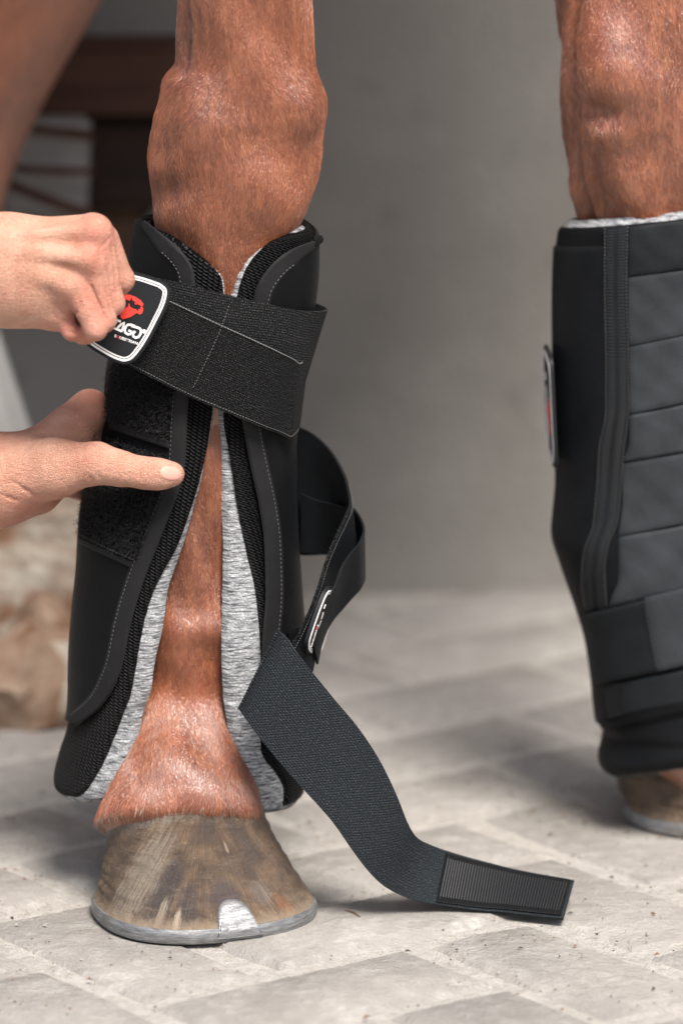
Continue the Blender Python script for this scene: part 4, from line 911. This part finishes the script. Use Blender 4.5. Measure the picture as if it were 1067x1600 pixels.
def f1(X):
    d = cone(X, p1(-560, 395, .010), p1(-5, 408, .0), px_(88), px_(60)); d = smin(d, cone(X, p1(-560, 440, .010), p1(-5, 436, 0), px_(84), px_(57)), .02)
    pal = None
    for (a, ra), (kx, ky, kd), rb in zip((((18, 398), 52), ((18, 414), 54), ((18, 428), 54), ((18, 440), 52)), K1, (28, 27, 26, 20)):
        c = cone(X, p1(*a, .002), p1(kx-16, ky, kd+.006), px_(ra), px_(rb)); pal = c if pal is None else smin(pal, c, .014)
    c = cone(X, p1(40, 425, .004), p1(110, 420, .006), px_(56), px_(48)); pal = smin(pal, c, .02)
    c = cone(X, p1(30, 455, -.002), p1(95, 478, -.004), px_(38), px_(27)); pal = smin(pal, c, .014)
    d = smin(d, pal, .02)
    for (kx, ky, kd), r in zip(K1, (25, 22, 21, 15)): d = smin(d, np.linalg.norm(X - p1(kx-7, ky, kd-.001), axis=-1) - px_(r), .007)
    for (a, b) in (((20, 372, -.020), (140, 358, -.0175)), ((10, 392, -.0215), (135, 405, -.0275)), ((30, 420, -.0225), (108, 446, -.0275))):
        d = smin(d, cone(X, p1(*a), p1(*b), px_(6.5), px_(7)), .0075)
    fg = None
    for ch in fing1:
        c = None
        for (x0, y0, d0, r0), (x1, y1, d1, r1) in zip(ch, ch[1:]):
            e = cone(X, p1(x0, y0, d0), p1(x1, y1, d1), px_(r0), px_(r1)); c = e if c is None else smin(c, e, .004)
        fg = c if fg is None else smin(fg, c, .0008)
    c = smin(cone(X, p1(*extra1[0][:3]), p1(*extra1[1][:3]), px_(15), px_(12.5)), cone(X, p1(*extra1[1][:3]), p1(*extra1[2][:3]), px_(12.5), px_(10)), .004); fg = smin(fg, c, .0014)
    # thumb pressing the badge from behind
    th_ = smin(cone(X, p1(60, 400, .020), p1(130, 430, .030), px_(34), px_(24)), cone(X, p1(130, 430, .030), p1(185, 470, .032), px_(23), px_(17)), .006)
    d = smin(d, th_, .010)
    d = smin(d, fg, .0034)
    for (a, b, r) in GROOVES1: d = np.maximum(d, -cone(X, a, b, r, r))
    return d
gl = []
for pts, r_ in (([(176, 382), (179, 405), (181, 425), (184, 456)], .0014), ([(156, 396), (160, 414), (166, 438), (172, 465), (176, 488)], .0014), ([(143, 448), (150, 466), (156, 478), (164, 497)], .0014), ([(112, 496), (107, 508), (105, 518)], .0009), ([(109, 516), (118, 521), (127, 525)], .0009), ([(84, 488), (90, 500)], .0008), ([(128, 470), (122, 486), (112, 494)], .0008), ([(146, 428), (141, 444)], .0008), ([(170, 374), (160, 384), (156, 396)], .0008), ([(186, 446), (196, 446)], .0005)):
    q = [touch(f1, x, y) for x, y in pts]; gl += [(q[i], q[i+1], r_) for i in range(len(q)-1)]
GROOVES1 = gl
lo = P(-560, 575, -.06); hi = P(225, 300, .07); lo = np.array([min(lo[0], hi[0]), -.075, P(0, 580, -.03)[2]]); hi = np.array([P(232, 300, 0)[0], .050, P(0, 290, 0)[2]])
lo[0] = P(-330, 0, 0)[0]
v1, q1f = nets(f1, lo, hi, .0010)
# lower hand: thumb across the boot front, fingers behind it
H2Y = .020
def p2(x, y, dy=0): return P(x, y, H2Y + dy)
thumb = [(20, 742, .016, 52), (85, 732, .006, 46), (152, 724, -.002, 31), (188, 732, -.006, 25.5), (226, 739, -.008, 22.5), (250, 741, -.009, 21.5), (270, 741, -.007, 19)]
GROOVES = []
def f2(X):
    d = cone(X, p2(-560, 690, .02), p2(-20, 738, .016), px_(84), px_(54)); d = smin(d, cone(X, p2(-560, 740, .03), p2(-20, 762, .024), px_(80), px_(54)), .02)
    th_ = None
    for (x0, y0, d0, r0), (x1, y1, d1, r1) in zip(thumb, thumb[1:]):
        e = cone(X, p2(x0, y0, d0), p2(x1, y1, d1), px_(r0), px_(r1)); th_ = e if th_ is None else smin(th_, e, .006)
    d = smin(d, th_, .022)
    d = smin(d, cone(X, p2(0, 768, .022), p2(60, 772, .034), px_(48), px_(30)), .016)         # heel of the palm
    bk = cone(X, p2(30, 722, .030), p2(112, 668, .046), px_(40), px_(32)); bk = smin(bk, cone(X, p2(112, 668, .046), p2(140, 638, .058), px_(32), px_(27)), .010)
    bk = smin(bk, cone(X, p2(60, 745, .040), p2(120, 730, .060), px_(44), px_(36)), .016)
    d = smin(d, bk, .012)
    fg = None
    for ch in ([(141, 640, .054, 31), (172, 644, .085, 21), (240, 655, .120, 17)], [(128, 676, .062, 25), (165, 690, .092, 20), (235, 705, .128, 17)], [(118, 716, .064, 24), (160, 735, .094, 19), (230, 752, .128, 16)], [(104, 755, .062, 21), (150, 775, .090, 16), (215, 790, .122, 14)]):
        c = None
        for (x0, y0, d0, r0), (x1, y1, d1, r1) in zip(ch, ch[1:]):
            e = cone(X, p2(x0, y0, d0), p2(x1, y1, d1), px_(r0), px_(r1)); c = e if c is None else smin(c, e, .005)
        fg = c if fg is None else smin(fg, c, .0015)
    d = smin(d, fg, .006)
    d = smin(d, cone(X, p2(148, 628, .052), p2(156, 690, .060), px_(6), px_(5)), .006)
    for (a, b, r) in GROOVES: d = np.maximum(d, -cone(X, a, b, r, r))
    return d
gl = []
for pts, r_ in (([(219, 727), (217, 738), (220, 751)], .00075), ([(226, 724), (229, 738), (226, 753)], .0006), ([(150, 738), (157, 747)], .0008), ([(138, 740), (146, 753)], .0007), ([(125, 750), (133, 760)], .0006), ([(108, 760), (116, 768)], .0006), ([(20, 752), (45, 768), (62, 778)], .0012), ([(0, 772), (28, 782)], .0009)):
    q = [touch(f2, x, y) for x, y in pts]; gl += [(q[i], q[i+1], r_) for i in range(len(q)-1)]
GROOVES = gl
lo2 = np.array([P(-330, 0, .03)[0], -.035, P(0, 870, 0)[2]]); hi2 = np.array([P(305, 0, 0)[0], .165, P(0, 575, .05)[2]])
v2, q2f = nets(f2, lo2, hi2, .0014)
V = np.concatenate([v1, v2]); Fq = np.concatenate([q1f, q2f + len(v1)])
pm = mesh('person', V, Fq)
fl = np.zeros(len(V))
for (x, y, dd, r, w) in [(K1[0][0], K1[0][1], -.02, .016, .6), (K1[1][0], K1[1][1], -.025, .014, .5), (K1[2][0]+8, K1[2][1]+14, -.025, .014, .6), (195, 440, -.01, .014, .5), (150, 515, -.02, .016, .8), (110, 515, -.012, .013, .9), (175, 475, -.02, .012, .5), (160, 370, -.01, .014, .6)]:
    fl += w*np.exp(-(np.linalg.norm(V - p1(x, y, dd), axis=1)/r)**2)
for (x, y, dd, r, w) in [(224, 738, -.018, .012, .45), (155, 725, -.014, .018, .4), (275, 740, -.012, .009, .5), (60, 795, .01, .03, .8), (145, 640, .045, .022, .4), (112, 770, .06, .02, .8), (160, 600, .06, .02, .7)]:
    fl += w*np.exp(-(np.linalg.norm(V - p2(x, y, dd), axis=1)/r)**2)
at = pm.attributes.new('flush', 'FLOAT', 'POINT'); at.data.foreach_set('value', np.clip(fl, 0, 1))
person = link('person', pm, M_skin); tag(person, 'person seen by two bare hands, one pulling a strap, one gripping the boot', 'person')
sm = person.modifiers.new('smooth', 'SMOOTH'); sm.factor = .5; sm.iterations = 1
# thumb nail laid on the tip
NG = np.zeros((14, 18, 3)); 
for i, b in enumerate(np.linspace(-1, 1, 14)):
    for j, a in enumerate(np.linspace(-1, 1, 18)):
        x = 267 + 18*a*math.sqrt(max(.02, 1-.55*b*b)); y = 739.5 + 12.5*b*math.sqrt(max(.05, 1-.5*a*a)) + 1.6*a
        Yv = -.02
        for _ in range(40):
            v = f2(P(x, y, Yv)[None])[0]
            if v < .0001: break
            Yv += max(v, .0001)*.7
        e = max(abs(a), abs(b)); NG[i, j] = P(x, y, Yv - .0003 + .0008*max(0, e-.8)*5)
sheet('thumbnail', NG, .0010, M_nail, person)

# ------------------------------------------------------------------ loose grit and bits of straw on the pavers
V, Fc = [], []
for _ in range(1500):
    x, y = rng.uniform(-.26, .28), rng.uniform(-.20, .45); s = abs(rng.normal(0, .00055)) + .0003; b = len(V)
    a = rng.uniform(0, 6.28); l = s*rng.uniform(1, 2.2)
    for k, (ux, uy, uz) in enumerate(((1, 0, 0), (-.5, .8, 0), (-.6, -.8, 0), (0, 0, .9))):
        V.append((x + (ux*l*math.cos(a) - uy*s*math.sin(a)), y + (ux*l*math.sin(a) + uy*s*math.cos(a)), .0004 + uz*s))
    Fc += [(b, b+1, b+3), (b+1, b+2, b+3), (b+2, b, b+3), (b, b+2, b+1)]
mi = np.repeat(rng.integers(0, 3, len(Fc)//4), 4)
me = mesh('grit', V, Fc, smooth=False, mats=mi); gt = link('grit', me, [plain('dark_grit', (.05, .04, .032), .9), plain('brown_grit', (.16, .10, .06), .9), plain('pale_grit', (.30, .27, .23), .9)]); tag(gt, kind='stuff')
def twig(a, b, r, lab):
    pa_, pb_ = ground(*a), ground(*b); q = resample([pa_ + [0, 0, r], (pa_+pb_)/2 + [.0006, .0012, r*1.6], pb_ + [0, 0, r]], 8); V = []; 
    for i, p in enumerate(q):
        for k in range(7): t = 2*math.pi*k/7; V.append(p + r*(1-.35*abs(i/3.5-1))*np.array([.3*math.cos(t), math.cos(t), math.sin(t)]))
    o = link('straw', mesh('straw', V, list(gridfaces(8, 7, 0, True)) + [tuple(range(7))[::-1], tuple(range(49, 56))]), plain('brown_straw', (.09, .055, .03), .8)); tag(o, lab, 'straw'); return o
twig((538, 1426), (563, 1437), .0011, 'brown bit of straw between the hoof and the loose strap end')
